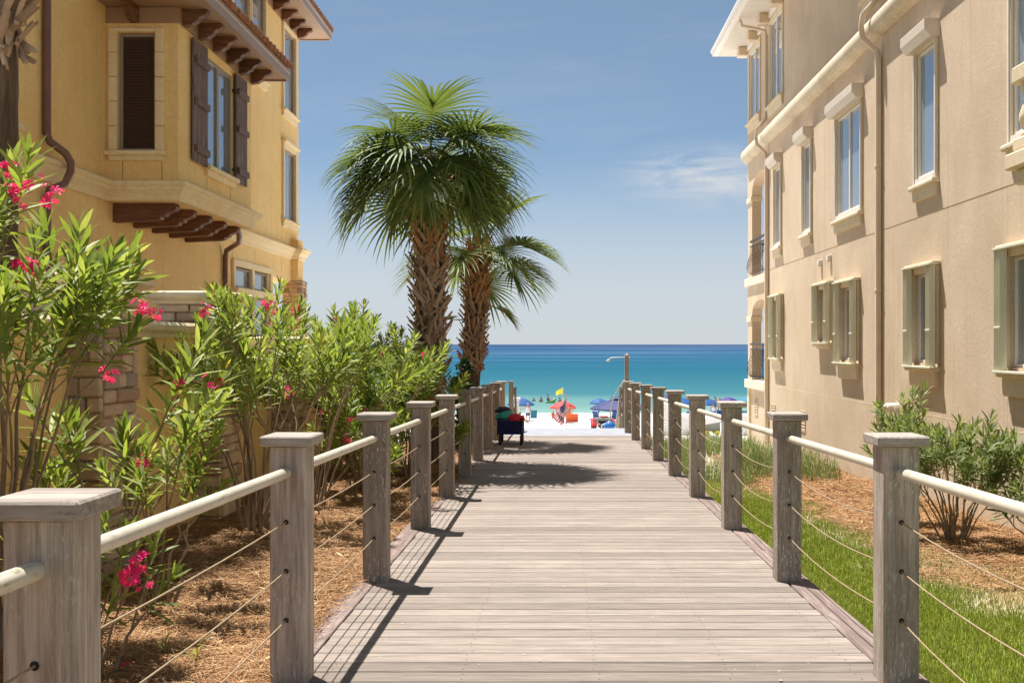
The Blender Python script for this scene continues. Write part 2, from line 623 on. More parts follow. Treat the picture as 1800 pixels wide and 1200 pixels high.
M['stone'] = stonemat('ledge_stone', [(0.0, (0.34, 0.21, 0.14)), (0.3, (0.56, 0.39, 0.25)), (0.6, (0.66, 0.50, 0.35)), (0.85, (0.48, 0.36, 0.27)), (1.0, (0.34, 0.28, 0.24))])
M['capstone'] = plain('cream_capstone', (0.70, 0.58, 0.39), 0.85, 0.12, 8, bump=0.4)
M['leaf'] = leafmat('oleander_leaf', [(0.0, (0.10, 0.15, 0.035)), (0.35, (0.20, 0.265, 0.055)), (0.72, (0.30, 0.36, 0.085)), (0.955, (0.44, 0.47, 0.17)), (0.985, (0.58, 0.44, 0.08))], 0.42, 0.5, 0.3)
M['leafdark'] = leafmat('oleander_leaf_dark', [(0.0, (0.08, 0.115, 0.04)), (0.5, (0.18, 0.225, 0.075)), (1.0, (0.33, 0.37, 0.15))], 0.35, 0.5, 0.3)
M['stem'] = wood('oleander_stem', 'z', [(0.19, 0.13, 0.075), (0.34, 0.25, 0.16), (0.46, 0.36, 0.25)], grain=6, bump=0.3)
M['twig'] = plain('green_twig', (0.20, 0.21, 0.07), 0.7, 0.2, 10)
M['petal'] = leafmat('pink_petal', [(0.0, (0.70, 0.02, 0.17)), (0.6, (0.85, 0.05, 0.26)), (1.0, (0.88, 0.17, 0.38))], 0.3, 0.5, 0.2)
M['frond'] = leafmat('palm_frond', [(0.0, (0.06, 0.10, 0.03)), (0.4, (0.14, 0.195, 0.05)), (0.8, (0.23, 0.29, 0.085)), (1.0, (0.33, 0.37, 0.16))], 0.34, 0.5, 0.3, (1.25, 1.2, 0.8))
M['petiole'] = plain('green_petiole', (0.16, 0.18, 0.05), 0.5, 0.2, 6)
M['boot'] = stonemat('old_leaf_base', [(0.0, (0.24, 0.145, 0.085)), (0.5, (0.40, 0.265, 0.17)), (1.0, (0.52, 0.39, 0.28))])
M['bootnew'] = stonemat('fresh_leaf_base', [(0.0, (0.3, 0.12, 0.045)), (0.5, (0.48, 0.22, 0.085)), (1.0, (0.55, 0.34, 0.17))])
M['palmtrunk'] = wood('palm_trunk_fibre', 'z', [(0.06, 0.04, 0.026), (0.12, 0.08, 0.052), (0.22, 0.155, 0.11)], grain=8, bump=0.8)
M['needle'] = islandmat('pine_needle', [(0.0, (0.15, 0.062, 0.024)), (0.4, (0.30, 0.145, 0.055)), (0.75, (0.42, 0.235, 0.10)), (1.0, (0.60, 0.41, 0.22))], 0.7)
M['grass'] = islandmat('lawn_grass', [(0.0, (0.15, 0.195, 0.02)), (0.5, (0.265, 0.32, 0.035)), (0.82, (0.37, 0.39, 0.07)), (1.0, (0.48, 0.41, 0.16))], 0.6, 0.3, 0.35)
M['drygrass'] = islandmat('dry_grass', [(0.0, (0.12, 0.16, 0.03)), (0.35, (0.26, 0.22, 0.075)), (0.7, (0.38, 0.27, 0.12)), (1.0, (0.48, 0.37, 0.19))], 0.7, 0.2, 0.2)
M['oats'] = islandmat('dune_grass', [(0.0, (0.10, 0.17, 0.03)), (0.5, (0.18, 0.26, 0.06)), (0.8, (0.34, 0.34, 0.14)), (1.0, (0.5, 0.42, 0.24))], 0.6, 0.3, 0.3)
M['conifer'] = leafmat('dark_shrub_leaf', [(0.0, (0.01, 0.035, 0.008)), (0.6, (0.022, 0.062, 0.014)), (1.0, (0.05, 0.10, 0.025))], 0.2, 0.5)
# ------------------------------------------------------------------ terrain
def deckz(y):
    return -(1.331 + 0.0229 * y)


SEA_Z = -7.3


def lerp(a, b, t):
    t = min(1.0, max(0.0, t))
    return a + (b - a) * t


BEACH = [(19, -2.30), (22, -2.45), (30, -3.15), (40, -3.85), (50, -4.4), (60, -5.15), (72, -5.95), (87, -6.85), (98, -7.12), (106, -7.32), (125, -8.1), (170, -9.6), (400, -12)]


def beach_z(y):
    for (a, za), (b, zb) in zip(BEACH, BEACH[1:]):
        if y <= b: return lerp(za, zb, (y - a) / (b - a))
    return BEACH[-1][1]


def ground_z(x, y):
    yy = max(y, -6)
    left = deckz(yy) - 0.035 + 0.03 * math.sin(x * 2.1 + y * 0.9) + 0.02 * math.sin(y * 2.3 + x)
    right = -(1.80 + 0.036 * yy) + 0.03 * math.sin(x * 1.7 + y * 0.7)
    if x <= -1.0: near = left
    elif x >= 2.3: near = right
    elif x < 1.2: near = deckz(yy) - 0.27
    else:
        near = lerp(deckz(yy) - 0.12, right, (x - 1.5) / 0.8)
    if -1.17 < x < -1.0: near = lerp(left, deckz(yy) - 0.27, (x + 1.17) / 0.1)
    if y < 18: return near
    b = beach_z(max(y, 19)) + (0.06 * math.sin(x * 0.9 + y * 0.35) * math.sin(y * 0.5 - x * 0.3) if y < 70 else 0.0)
    return lerp(near, b, (y - 18) / 5)


def axis_steps(segs):
    out = [segs[0][0]]
    for a, b, s in segs:
        n = max(1, round((b - a) / s))
        out += [a + (b - a) * (i + 1) / n for i in range(n)]
    return out


GX = axis_steps([(-420, -60, 40), (-60, -12, 6), (-12, -3.4, 0.8), (-3.4, 6, 0.1), (6, 14, 0.8), (14, 60, 6), (60, 420, 40)])
GY = axis_steps([(-40, -2, 3), (-2, 24, 0.16), (24, 60, 1.5), (60, 130, 2.5), (130, 400, 30)])
V = [(x, y, ground_z(x, y)) for y in GY for x in GX]
nx = len(GX)
F = [(j * nx + i, j * nx + i + 1, (j + 1) * nx + i + 1, (j + 1) * nx + i) for j in range(len(GY) - 1) for i in range(nx - 1)]

t = NT('ground_cover')
v = t.coord(world=True)
at_ = t.node('Attribute')
at_.attribute_name = 'zone'
sep = t.node('SeparateColor')
t.l.new(at_.outputs['Color'], sep.inputs[0])
nz = t.noise(v, 3.0, 8, 0.65)
nf = t.noise(v, 60.0, 5, 0.65)
straw = t.ramp(nf, [(0.3, (0.11, 0.05, 0.02)), (0.52, (0.27, 0.135, 0.055)), (0.72, (0.44, 0.26, 0.115))])
lawn = t.ramp(nz, [(0.3, (0.12, 0.16, 0.02)), (0.6, (0.2, 0.25, 0.035)), (0.75, (0.33, 0.29, 0.1))])
sand = t.ramp(nz, [(0.3, (0.70, 0.665, 0.62)), (0.7, (0.78, 0.75, 0.71))])
dry = t.ramp(nf, [(0.3, (0.2, 0.15, 0.06)), (0.7, (0.38, 0.29, 0.14))])
c = t.mix(sep.outputs[0], sand, straw)
c = t.mix(sep.outputs[1], c, lawn)
c = t.mix(sep.outputs[2], c, dry)
t.bump(t.math('ADD', t.noise(v, 2.2, 6, 0.6), t.math('MULTIPLY', nf, 0.15)), 0.5, 0.08)
M['ground'] = t.done(c, 0.95, 0.1)


def zone(x, y):
    """mulch, grass, dry weights"""
    if y > 26: return (0, 0, 0)
    k = mnoise.noise(Vector((x * 0.9, y * 0.5, 3.1))) * 0.55 + mnoise.noise(Vector((x * 3.1, y * 1.7, 1.1))) * 0.38
    sandy = min(1, max(0, (y - 20.5) / 2.5))
    if x < -3.35: return (0, 0, 0)  # unseen pale sand yard, added to bounce light onto the yellow house
    if x < 0.2:
        return (1 - sandy, 0, 0)
    e = x + k
    g = 1 - min(1, max(0, (e - (3.75 - 0.75 * min(1, max(0, (y - 6.8) / 2.4)))) / 0.6))
    m = min(1, max(0, (e - 3.65) / 0.6)) * (1 - g)
    d = max(0.0, 1 - g - m)
    if y < 9.5: d, m = d + m, 0
    if y > 15: g, d = g * 0.5, d + g * 0.4
    return ((m + 0.25 * d) * (1 - sandy), g * (1 - sandy * 0.4), d * (1 - sandy))


me = arr_mesh('ground', np.array(V), np.array(F), M['ground'], True)
ca = me.color_attributes.new('zone', 'FLOAT_COLOR', 'POINT')
buf = np.zeros((len(V), 4), dtype=np.float32)
for i, p in enumerate(V):
    buf[i, :3] = zone(p[0], p[1])
ca.data.foreach_set('color', buf.ravel())
tag(inst('ground', me), 'sandy ground with straw mulch, lawn strip and pale beach', None, None, 'structure')

# ------------------------------------------------------------------ sea
t = NT('sea_water')
v = t.coord(world=True)
sp = t.node('SeparateXYZ')
t.put(sp.inputs[0], v)
# colour follows the depth of the water: log of the distance from the shore
wob = t.noise(t.scale(v, (0.0035, 0.008, 0)), 1.0, 4, 0.6)
ys = t.math('MULTIPLY', sp.outputs[1], t.math('ADD', 0.66, t.math('MULTIPLY', wob, 0.68)))
lg = t.math('LOGARITHM', t.math('MAXIMUM', ys, 10.0), 10.0)
f = t.node('MapRange')
t.put(f.inputs[0], lg)
f.inputs[1].default_value = 2.0
f.inputs[2].default_value = 3.6
c = t.ramp(f.outputs[0], [(0.0, (0.232, 0.344, 0.284)), (0.035, (0.138, 0.249, 0.228)), (0.11, (0.036, 0.133, 0.159)), (0.27, (0.012, 0.090, 0.136)),
                          (0.55, (0.009, 0.067, 0.136)), (0.76, (0.010, 0.045, 0.122)), (1.0, (0.009, 0.033, 0.096))])
cb = t.node('CombineXYZ')
t.put(cb.inputs[0], t.math('MULTIPLY', sp.outputs[0], 0.0009))
t.put(cb.inputs[1], t.math('MULTIPLY', t.math('LOGARITHM', sp.outputs[1], 10.0), 13.0))
strk = t.noise(cb.outputs[0], 1.0, 4, 0.6, 0.3)
far_ = t.ramp(f.outputs[0], [(0.30, 0.0), (0.5, 1.0)])
c = t.mix(t.math('MULTIPLY', far_, t.ramp(strk, [(0.48, 0.0), (0.60, 0.55)])), c, (0.06, 0.125, 0.205))
strk2 = t.noise(cb.outputs[0], 2.3, 3, 0.5, 0.2)
c = t.mix(t.math('MULTIPLY', far_, t.ramp(strk2, [(0.54, 0.0), (0.62, 0.6)])), c, (0.11, 0.17, 0.235))
rip = t.noise(t.scale(v, (0.35, 1.1, 0)), 1.0, 5, 0.6)
t.bump(rip, 0.25, 0.25)
t.p.inputs['IOR'].default_value = 1.12
M['sea'] = t.done(c, 0.5, 0.12)
mb = MB()
ys_ = [100, 125, 160, 220, 320, 500, 900, 1800, 4000, 9000, 20000, 45000]
for a, b in zip(ys_, ys_[1:]):
    w = max(700, b * 1.3)
    w0 = max(700, a * 1.3)
    mb.add([(-w0, a, SEA_Z), (w0, a, SEA_Z), (w, b, SEA_Z), (-w, b, SEA_Z)], [(0, 1, 2, 3)])
tag(mb.build('sea', M['sea'], recalc=False), 'turquoise sea turning deep blue towards the horizon', None, None, 'structure')

# thin line of foam where the water meets the sand
mb = MB()
xs = [-160 + i * 1.0 for i in range(321)]
vs = []
for x in xs:
    y = 104.6 + 0.8 * mnoise.noise(Vector((x * 0.08, 0, 0))) + 0.3 * mnoise.noise(Vector((x * 0.4, 5, 0)))
    w = 0.25 + 0.3 * abs(mnoise.noise(Vector((x * 0.2, 9, 0))))
    vs += [(x, y - w, SEA_Z + 0.03), (x, y, SEA_Z + 0.07), (x, y + w, SEA_Z + 0.03)]
fs = []
for i in range(len(xs) - 1):
    for k in (0, 1):
        fs.append((i * 3 + k, i * 3 + 3 + k, i * 3 + 4 + k, i * 3 + 1 + k))
mb.add(vs, fs, True)
M['foam'] = plain('sea_foam', (0.72, 0.76, 0.72), 0.8)
tag(mb.build('wave_foam', M['foam']), 'thin line of pale foam along the water edge', None, None, 'stuff')

# ------------------------------------------------------------------ boardwalk
DX0, DX1 = -1.27, 1.58          # outer edges
PX0, PX1 = -1.125, 1.425        # inner edges of the border boards
SLOPE = -math.atan(0.0229)
walk = thing('boardwalk', 'weathered plank boardwalk running down to the beach', None, (0, 0, deckz(0)), None, 'structure')
PITCH, PW, PT = 0.1405, 0.1325, 0.032
plank_me = []
for k in range(4):
    mb = MB()
    mb.cbox(-(PX1 - PX0) / 2, (PX1 - PX0) / 2, -PW / 2, PW / 2, -PT, 0, 0.004 + 0.001 * k)
    plank_me.append(mb.mesh('plank', M['deck']))
NPL = int(19.4 / PITCH)
sc_v = []
for i in range(NPL):
    y = 0.07 + i * PITCH + random.uniform(-0.003, 0.003)
    z = deckz(y) + random.uniform(-0.0012, 0.0012)
    inst('plank', plank_me[i % 4], walk, ((PX0 + PX1) / 2 + random.uniform(-0.004, 0.004), y, z),
         (SLOPE + random.uniform(-0.004, 0.004), random.uniform(-0.0006, 0.0006), random.uniform(-0.0012, 0.0012)))
    if y > 2 and y < 12:
        for x in (-1.0, -0.41, 0.17, 0.75, 1.3):
            for d in (-0.035, 0.035):
                sc_v.append((x + random.uniform(-0.012, 0.012), y + d + random.uniform(-0.004, 0.004), z - 0.0229 * d + 0.0015))
mb = MB()
for x, y, z in sc_v:
    mb.add([(x + 0.0034 * math.cos(a), y + 0.0034 * math.sin(a), z + 0.0012) for a in (0, 1.05, 2.1, 3.14, 4.19, 5.24)], [(0, 1, 2, 3, 4, 5)])
tag(mb.build('deck_screw', M['screw'], walk, recalc=False), None, None, None, 'stuff')
# border boards, joists and fascia
for x0, x1 in ((DX0, PX0 - 0.006), (PX1 + 0.006, DX1)):
    y = 0.0
    while y < 19.3:
        L = min(3.62, 19.4 - y)
        m2 = MB()
        m2.cbox(x0, x1, -L / 2, L / 2, -0.036, 0, 0.005)
        inst('border_board', m2.mesh('border_board', M['border']), walk, (0, y + L / 2 - 0.003, deckz(y + L / 2) + 0.001), (SLOPE, 0, 0))
        y += L
for x in (DX0 + 0.03, DX1 - 0.03):
    m2 = MB()
    m2.cbox(x - 0.02, x + 0.02, -9.7, 9.7, -0.29, -0.037, 0.004)
    inst('fascia_board', m2.mesh('fascia_board', M['border']), walk, (0, 9.7, deckz(9.7)), (SLOPE, 0, 0))
for x in (-0.9, -0.25, 0.4, 1.1):
    m2 = MB()
    m2.box(x - 0.02, x + 0.02, -9.7, 9.7, -0.25, -0.036)
    inst('joist', m2.mesh('joist', M['border']), walk, (0, 9.7, deckz(9.7)), (SLOPE, 0, 0))
# pale flecks trodden into the boards
mb = MB()
for k in range(150):
    x, y = random.uniform(-1.0, 1.35), 3.8 + 10 * random.random() ** 1.5
    r = random.uniform(0.002, 0.007)
    zz = deckz(y) + 0.0035
    a0 = random.random() * 6
    mb.add([(x + r * random.uniform(.5, 1.3) * math.cos(a0 + a), y + r * random.uniform(.4, .8) * math.sin(a0 + a), zz + 0.001) for a in (0, 1.2, 2.5, 3.8, 5.0)], [(0, 1, 2, 3, 4)])
M['fleck'] = plain('pale_fleck', (0.62, 0.6, 0.56), 0.9)
tag(mb.build('sand_fleck', M['fleck'], walk, recalc=False), None, None, None, 'stuff')
# grey landing at the head of the beach stairs
land = MB()
land.cbox(DX0, DX1, 19.41, 21.3, -0.06, 0.0, 0.01, Matrix.Translation((0, 0, deckz(20.35) + 0.004)))
tag(land.build('landing', M['landing']), 'grey landing at the top of the beach stairs', None, None, 'structure')
stairs = thing('beach_stairs', 'wooden steps from the landing down to the sand', None, (0, 21.3, -2.6), None, 'structure')
for k in range(5):
    m2 = MB()
    y = 21.45 + 0.29 * k
    m2.cbox(-0.95, 1.45, y - 0.13, y + 0.14, deckz(20.35) - 0.21 - 0.17 * k, deckz(20.35) - 0.17 - 0.17 * k, 0.006)
    m2.build('step', M['border'], stairs)


# ------------------------------------------------------------------ railings
XL, XR = -1.135, 1.437
POST_Y = [2.24 + 2.0 * i for i in range(-1, 10)]
CAPT, PH, PS = 0.042, 1.045, 0.15


def rail_line(xc, label, sag, first):
    root = thing('boardwalk_railing', label, 'railing', (xc, POST_Y[first], deckz(POST_Y[first])), 'railings along the boardwalk')
    ys = POST_Y[first:]
    for i, y in enumerate(ys):
        zb, zt = deckz(y) - 0.0, deckz(y) + PH
        dx, dy = random.uniform(-0.006, 0.006), random.uniform(-0.01, 0.01)
        rz = random.uniform(-0.012, 0.012)
        Mx = Matrix.Translation((xc + dx, y + dy, 0)) @ Matrix.Rotation(rz, 4, 'Z')
        mb = MB()
        mb.cbox(-PS / 2, PS / 2, -PS / 2, PS / 2, zb + 0.001 - (0.02 if i else 0), zt - CAPT, 0.007, Mx)
        # a thin groove where the facing boards of the post meet
        p = mb.build('post', M['post'], root)
        c = MB()
        h = PS / 2 + 0.033
        c.cbox(-h, h, -h, h, zt - CAPT, zt, 0.006, Mx @ Matrix.Rotation(random.uniform(-0.02, 0.02), 4, 'Z'))
        c.build('post_cap', M['cap'], p)
        hb = MB()
        for s in (-1, 1):
            for dz in (0.36, 0.565, 0.77):
                yy = y + dy + s * (PS / 2 + 0.0008)
                hb.add([(xc + 0.011 * math.cos(a), yy + s * 0.0012, zt - dz + 0.011 * math.sin(a)) for a in np.linspace(0, 2 * PI, 9)[:-1]], [list(range(8))])
        tag(hb.build('rope_hole', M['hole'], p, recalc=False), None, None, None, 'stuff')
    for a, b in zip(ys, ys[1:]):
        za, zb_ = deckz(a) + PH, deckz(b) + PH
        m1 = MB()
        m1.tube([(xc, a + PS / 2 - 0.02, za - 0.155), (xc, b - PS / 2 + 0.02, zb_ - 0.155)], 0.0225, 14)
        m1.build('handrail', M['rail'], root)
        for dz in (0.36, 0.565, 0.77):
            s = sag * random.uniform(0.6, 1.3)
            pts = []
            for k in range(13):
                u = k / 12
                pts.append((xc, lerp(a + 0.07, b - 0.07, u), lerp(za, zb_, u) - dz - s * 4 * u * (1 - u)))
            m2 = MB()
            m2.tube(pts, 0.0031, 6, cap=False)
            m2.build('rope', M['rope'], root)
    return root


rail_line(XL, 'grey post railing with taut ropes along the mulch bed', 0.012, 0)
rail_line(XR, 'grey post railing with sagging ropes along the lawn', 0.055, 0)


# end gates of the railings, at the head of the stairs
def stair_rail(x, label, side):
    zt = deckz(21.6) + 1.0
    root = thing('stair_railing', label, 'stair railing', (x, 22.3, -2.7), 'stair railings at the end of the boardwalk')
    y0 = 21.9
    for k, (y, top) in enumerate(((y0, zt + 0.02), (y0 + 1.6, zt - 0.85))):
        m1 = MB()
        m1.cbox(x - 0.05, x + 0.05, y - 0.05, y + 0.05, beach_z(y) - 0.15, top, 0.006)
        m1.build('post', M['post'], root)
    for dz in (0.13, 0.55):
        m1 = MB()
        m1.prism([(y0 - 0.02, zt - dz), (y0 + 1.7, zt - dz - 0.9), (y0 + 1.7, zt - dz - 1.03), (y0 - 0.02, zt - dz - 0.13)],
                 lambda u, v, w: (x - side * 0.075 + w, u, v), -0.02, 0.02)
        m1.build('rail_board', M['cap'], root)
    m1 = MB()
    m1.cbox(x - side * 0.1 - 0.02, x - side * 0.1 + 0.02, y0 - 0.07, y0 - 0.03, zt - 0.75, zt - 0.1, 0.004)
    m1.build('rail_stile', M['cap'], root)
    if side < 0: return root
    m2 = MB()
    hx = x - side * 0.16
    m2.tube([(x - side * 0.02, y0 - 0.3, zt + 0.05), (hx - side * 0.04, y0, zt - 0.25), (hx - side * 0.12, y0 + 0.3, zt - 0.55), (hx - side * 0.14, y0 + 0.45, zt - 0.95)], 0.011, 8)
    m2.build('grab_rail', M['white'], root)
    return root


stair_rail(-1.02, 'short stair railing of pale boards at the far left end', -1)
stair_rail(1.47, 'short stair railing with curved grab rail below the lamp post', 1)

# lamp post at the far right end of the boardwalk
lp = thing('lamp_post', 'wooden lamp post with slim arm at the far right end', 'lamp post', (1.53, 22.0, -2.5))
m1 = MB()
m1.cbox(1.485, 1.575, 21.955, 22.045, -2.7, -0.24, 0.008)
m1.add([(1.485, 21.955, -0.24), (1.575, 21.955, -0.24), (1.575, 22.045, -0.24), (1.485, 22.045, -0.24), (1.53, 22.0, -0.19)], [(0, 1, 4), (1, 2, 4), (2, 3, 4), (3, 0, 4)])
m1.build('pole', M['post'], lp)
m1 = MB()
m1.tube([(1.6, 22, -0.29), (1.45, 22, -0.285), (1.3, 22, -0.29), (1.18, 22, -0.30), (1.13, 22, -0.34)], 0.011, 8)
m1.build('arm', M['white'], lp)
m1 = MB()
m1.lathe([(0.015, -0.33), (0.03, -0.345), (0.045, -0.375), (0.03, -0.385)], 1.12, 22.0, 10)
m1.build('lamp_head', M['white'], lp)
# ------------------------------------------------------------------ tan house on the right (wall facing -X at X = XW)
class Face:
    """a wall plane: a runs along it, d is the distance out of it"""

    def __init__(self, kind, c, s):
        self.kind, self.c, self.s = kind, c, s

    def pt(self, a, z, d):
        return (self.c + self.s * d, a, z) if self.kind == 'x' else (a, self.c + self.s * d, z)

    def box(self, mb, a0, a1, z0, z1, d0, d1, c=0.0):
        p, q = self.pt(a0, z0, d0), self.pt(a1, z1, d1)
        lo = [min(i, j) for i, j in zip(p, q)]
        hi = [max(i, j) for i, j in zip(p, q)]
        if c: mb.cbox(lo[0], hi[0], lo[1], hi[1], lo[2], hi[2], c)
        else: mb.box(lo[0], hi[0], lo[1], hi[1], lo[2], hi[2])
        return mb

    def wall(self, mb, a0, a1, z0, z1, holes, depth=0.12):
        """wall sheet with openings and their reveals"""
        As = sorted({a0, a1, *[h[0] for h in holes], *[h[1] for h in holes]})
        Zs = sorted({z0, z1, *[h[2] for h in holes], *[h[3] for h in holes]})
        As = [a for a in As if a0 <= a <= a1]
        Zs = [z for z in Zs if z0 <= z <= z1]
        for i in range(len(As) - 1):
            for j in range(len(Zs) - 1):
                ca, cz = (As[i] + As[i + 1]) / 2, (Zs[j] + Zs[j + 1]) / 2
                if any(h[0] < ca < h[1] and h[2] < cz < h[3] for h in holes): continue
                mb.add([self.pt(As[i], Zs[j], 0), self.pt(As[i + 1], Zs[j], 0), self.pt(As[i + 1], Zs[j + 1], 0), self.pt(As[i], Zs[j + 1], 0)], [(0, 1, 2, 3)])
        for h in holes:
            c = [(h[0], h[2]), (h[1], h[2]), (h[1], h[3]), (h[0], h[3])]
            for k in range(4):
                p, q = c[k], c[(k + 1) % 4]
                mb.add([self.pt(*p, 0), self.pt(*q, 0), self.pt(*q, -depth), self.pt(*p, -depth)], [(0, 1, 2, 3)])
        return mb

    def ring(self, mb, a0, a1, z0, z1, w, d0, d1, c=0.0, bottom=True):
        """four-sided frame, butted at the corners"""
        self.box(mb, a0 - w, a0, z0 - (w if bottom else 0), z1 + w, d0, d1, c)
        self.box(mb, a1, a1 + w, z0 - (w if bottom else 0), z1 + w, d0, d1, c)
        self.box(mb, a0, a1, z1, z1 + w, d0, d1, c)
        if bottom: self.box(mb, a0, a1, z0 - w, z0, d0, d1, c)
        return mb


XW = 5.5
RY0, RY1, RYL = 4.0, 26.0, 28.8
RT = 8.55
house = thing('beach_house', 'tan stucco three storey house with roller shutter boxes on the right', 'house', (XW, 16, -2.4))
fr = Face('x', XW, -1)

UP = [(24.45, 25.15, 2.5, 4.4, 1), (21.55, 22.22, 2.5, 4.4, 1), (18.0, 19.55, 2.5, 4.4, 2), (14.45, 15.2, 2.5, 4.4, 1), (10.9, 12.0, 2.5, 4.4, 2)]
TOPW = [(27.0, 28.45, 6.28, 8.25, 2), (24.3, 25.7, 6.12, 8.25, 2), (16.25, 17.75, 6.12, 8.25, 2), (11.2, 13.0, 6.12, 8.25, 2)]
LOW = [(24.32, 25.15, -0.30, 1.1), (19.97, 20.86, 0.08, 1.13), (18.2, 19.22, -0.30, 1.08), (14.42, 15.3, -0.28, 1.06), (11.1, 12.08, -0.28, 1.06)]
holes = [h[:4] for h in UP] + [h[:4] for h in LOW] + [h[:4] for h in TOPW[1:]]
mb = MB()
fr.wall(mb, RY0, RY1, -3.2, RT, holes, 0.14)
# upper storey over the loggia
fr.wall(mb, RY1, RYL, 5.2, RT, [TOPW[0][:4]], 0.14)
mb.add([(XW, RY0, -3.2), (14, RY0, -3.2), (14, RY0, RT), (XW, RY0, RT)], [(0, 1, 2, 3)])
mb.add([(XW, RY1, -3.2), (14, RY1, -3.2), (14, RY1, 5.2), (XW, RY1, 5.2)], [(0, 1, 2, 3)])
mb.add([(XW, RYL, 5.2), (14, RYL, 5.2), (14, RYL, RT), (XW, RYL, RT)], [(0, 1, 2, 3)])
mb.add([(XW, RY1, 5.2), (14, RY1, 5.2), (14, RYL, 5.2), (XW, RYL, 5.2)], [(0, 1, 2, 3)])
mb.add([(14, RY0, -3.2), (14, RYL, -3.2), (14, RYL, RT), (14, RY0, RT)], [(0, 1, 2, 3)])
mb.build('wall', M['tan'], house, recalc=False)
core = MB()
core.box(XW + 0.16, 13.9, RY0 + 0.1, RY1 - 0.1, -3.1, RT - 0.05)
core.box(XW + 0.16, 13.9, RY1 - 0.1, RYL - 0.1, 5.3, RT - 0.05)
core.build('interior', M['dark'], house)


def glazing(face, parent, a0, a1, z0, z1, n, frame, glass, depth, fw=0.045, name='window', rail=None):
    """a window: frame mesh with its panes as sub-parts"""
    mb = MB()
    face.ring(mb, a0 + fw, a1 - fw, z0 + fw, z1 - fw, fw - 0.002, -depth + 0.004, -depth + 0.055, 0.006)
    cuts = [a0 + fw + (a1 - a0 - 2 * fw) * k / n for k in range(n + 1)]
    for c in cuts[1:-1]:
        face.box(mb, c - fw * 0.8, c + fw * 0.8, z0 + fw, z1 - fw, -depth + 0.006, -depth + 0.05, 0.005)
    if rail is not None:
        face.box(mb, a0 + fw, a1 - fw, rail - 0.022, rail + 0.022, -depth + 0.008, -depth + 0.046, 0.004)
    w = mb.build(name, frame, parent)
    for k in range(n):
        p = MB()
        b0 = cuts[k] + (fw * 0.8 if k else 0)
        b1 = cuts[k + 1] - (fw * 0.8 if k < n - 1 else 0)
        face.box(p, b0 - 0.004, b1 + 0.004, z0 + fw - 0.004, z1 - fw + 0.004, -depth + 0.008, -depth + 0.02)
        p.build('pane', glass, w)
    return w


def step_sill(face, parent, a0, a1, ztop, h, d, mat, w, name='sill'):
    """two-stepped sill: a rounded nosing over a deeper apron"""
    mb = MB()
    nose = [(0, 0), (d, 0), (d + 0.012, -0.02), (d + 0.012, -0.05), (d, -0.07), (0.0, -0.07)]
    mb.prism(nose, lambda u, v, t: face.pt(t, ztop + v, u), a0, a1)
    ap = [(0.0, -0.073), (d * 0.62, -0.073), (d * 0.55, -h + 0.04), (d * 0.45, -h), (0, -h)]
    mb.prism(ap, lambda u, v, t: face.pt(t, ztop + v, u), a0 + 0.04, a1 - 0.04)
    return mb.build(name, mat, w)


def casing(face, w, a0, a1, z0, z1, wd, d, mat, name='casing'):
    mb = MB()
    face.ring(mb, a0, a1, z0, z1, wd, 0.0, d, 0.006, bottom=False)
    return mb.build(name, mat, w)


for i, (a0, a1, z0, z1, n) in enumerate(UP):
    w = glazing(fr, house, a0, a1, z0, z1, n, M['white'], M['glass'], 0.055)
    casing(fr, w, a0, a1, z0 - 0.09, z1, 0.075, 0.035, M['tantrim'])
    mb = MB()
    fr.box(mb, a0, a1, z0 - 0.09, z0, 0.0, 0.045, 0.005)
    mb.build('sill_board', M['white'], w)
    step_sill(fr, house, a0 - 0.12, a1 + 0.12, z0 - 0.092, 0.24, 0.1, M['tantrim'], w)
    # roller shutter box: chamfered hood
    mb = MB()
    oc = [(0.0, 0.0), (0.215, 0.0), (0.225, -0.015), (0.225, -0.15), (0.14, -0.255), (0.0, -0.255)]
    mb.prism(oc, lambda u, v, t: fr.pt(t, z1 + 0.29 + v, u), a0 - 0.13, a1 + 0.13)
    mb.build('shutter_box', M['boxwhite'], w)
    for s, a in ((-1, a0 - 0.075), (1, a1 + 0.03)):
        m2 = MB()
        fr.box(m2, a, a + 0.045, z0 - 0.08, z1 + 0.02, 0.036, 0.052, 0.004)
        m2.build('shutter_track', M['white'], w)

for i, (a0, a1, z0, z1, n) in enumerate(TOPW):
    w = glazing(fr, house, a0, a1, z0, z1, n, M['white'], M['glass'], 0.055)
    casing(fr, w, a0, a1, z0, z1, 0.09, 0.035, M['tantrim'])
    step_sill(fr, house, a0 - 0.13, a1 + 0.13, z0 - 0.002, 0.27, 0.11, M['tantrim'], w)

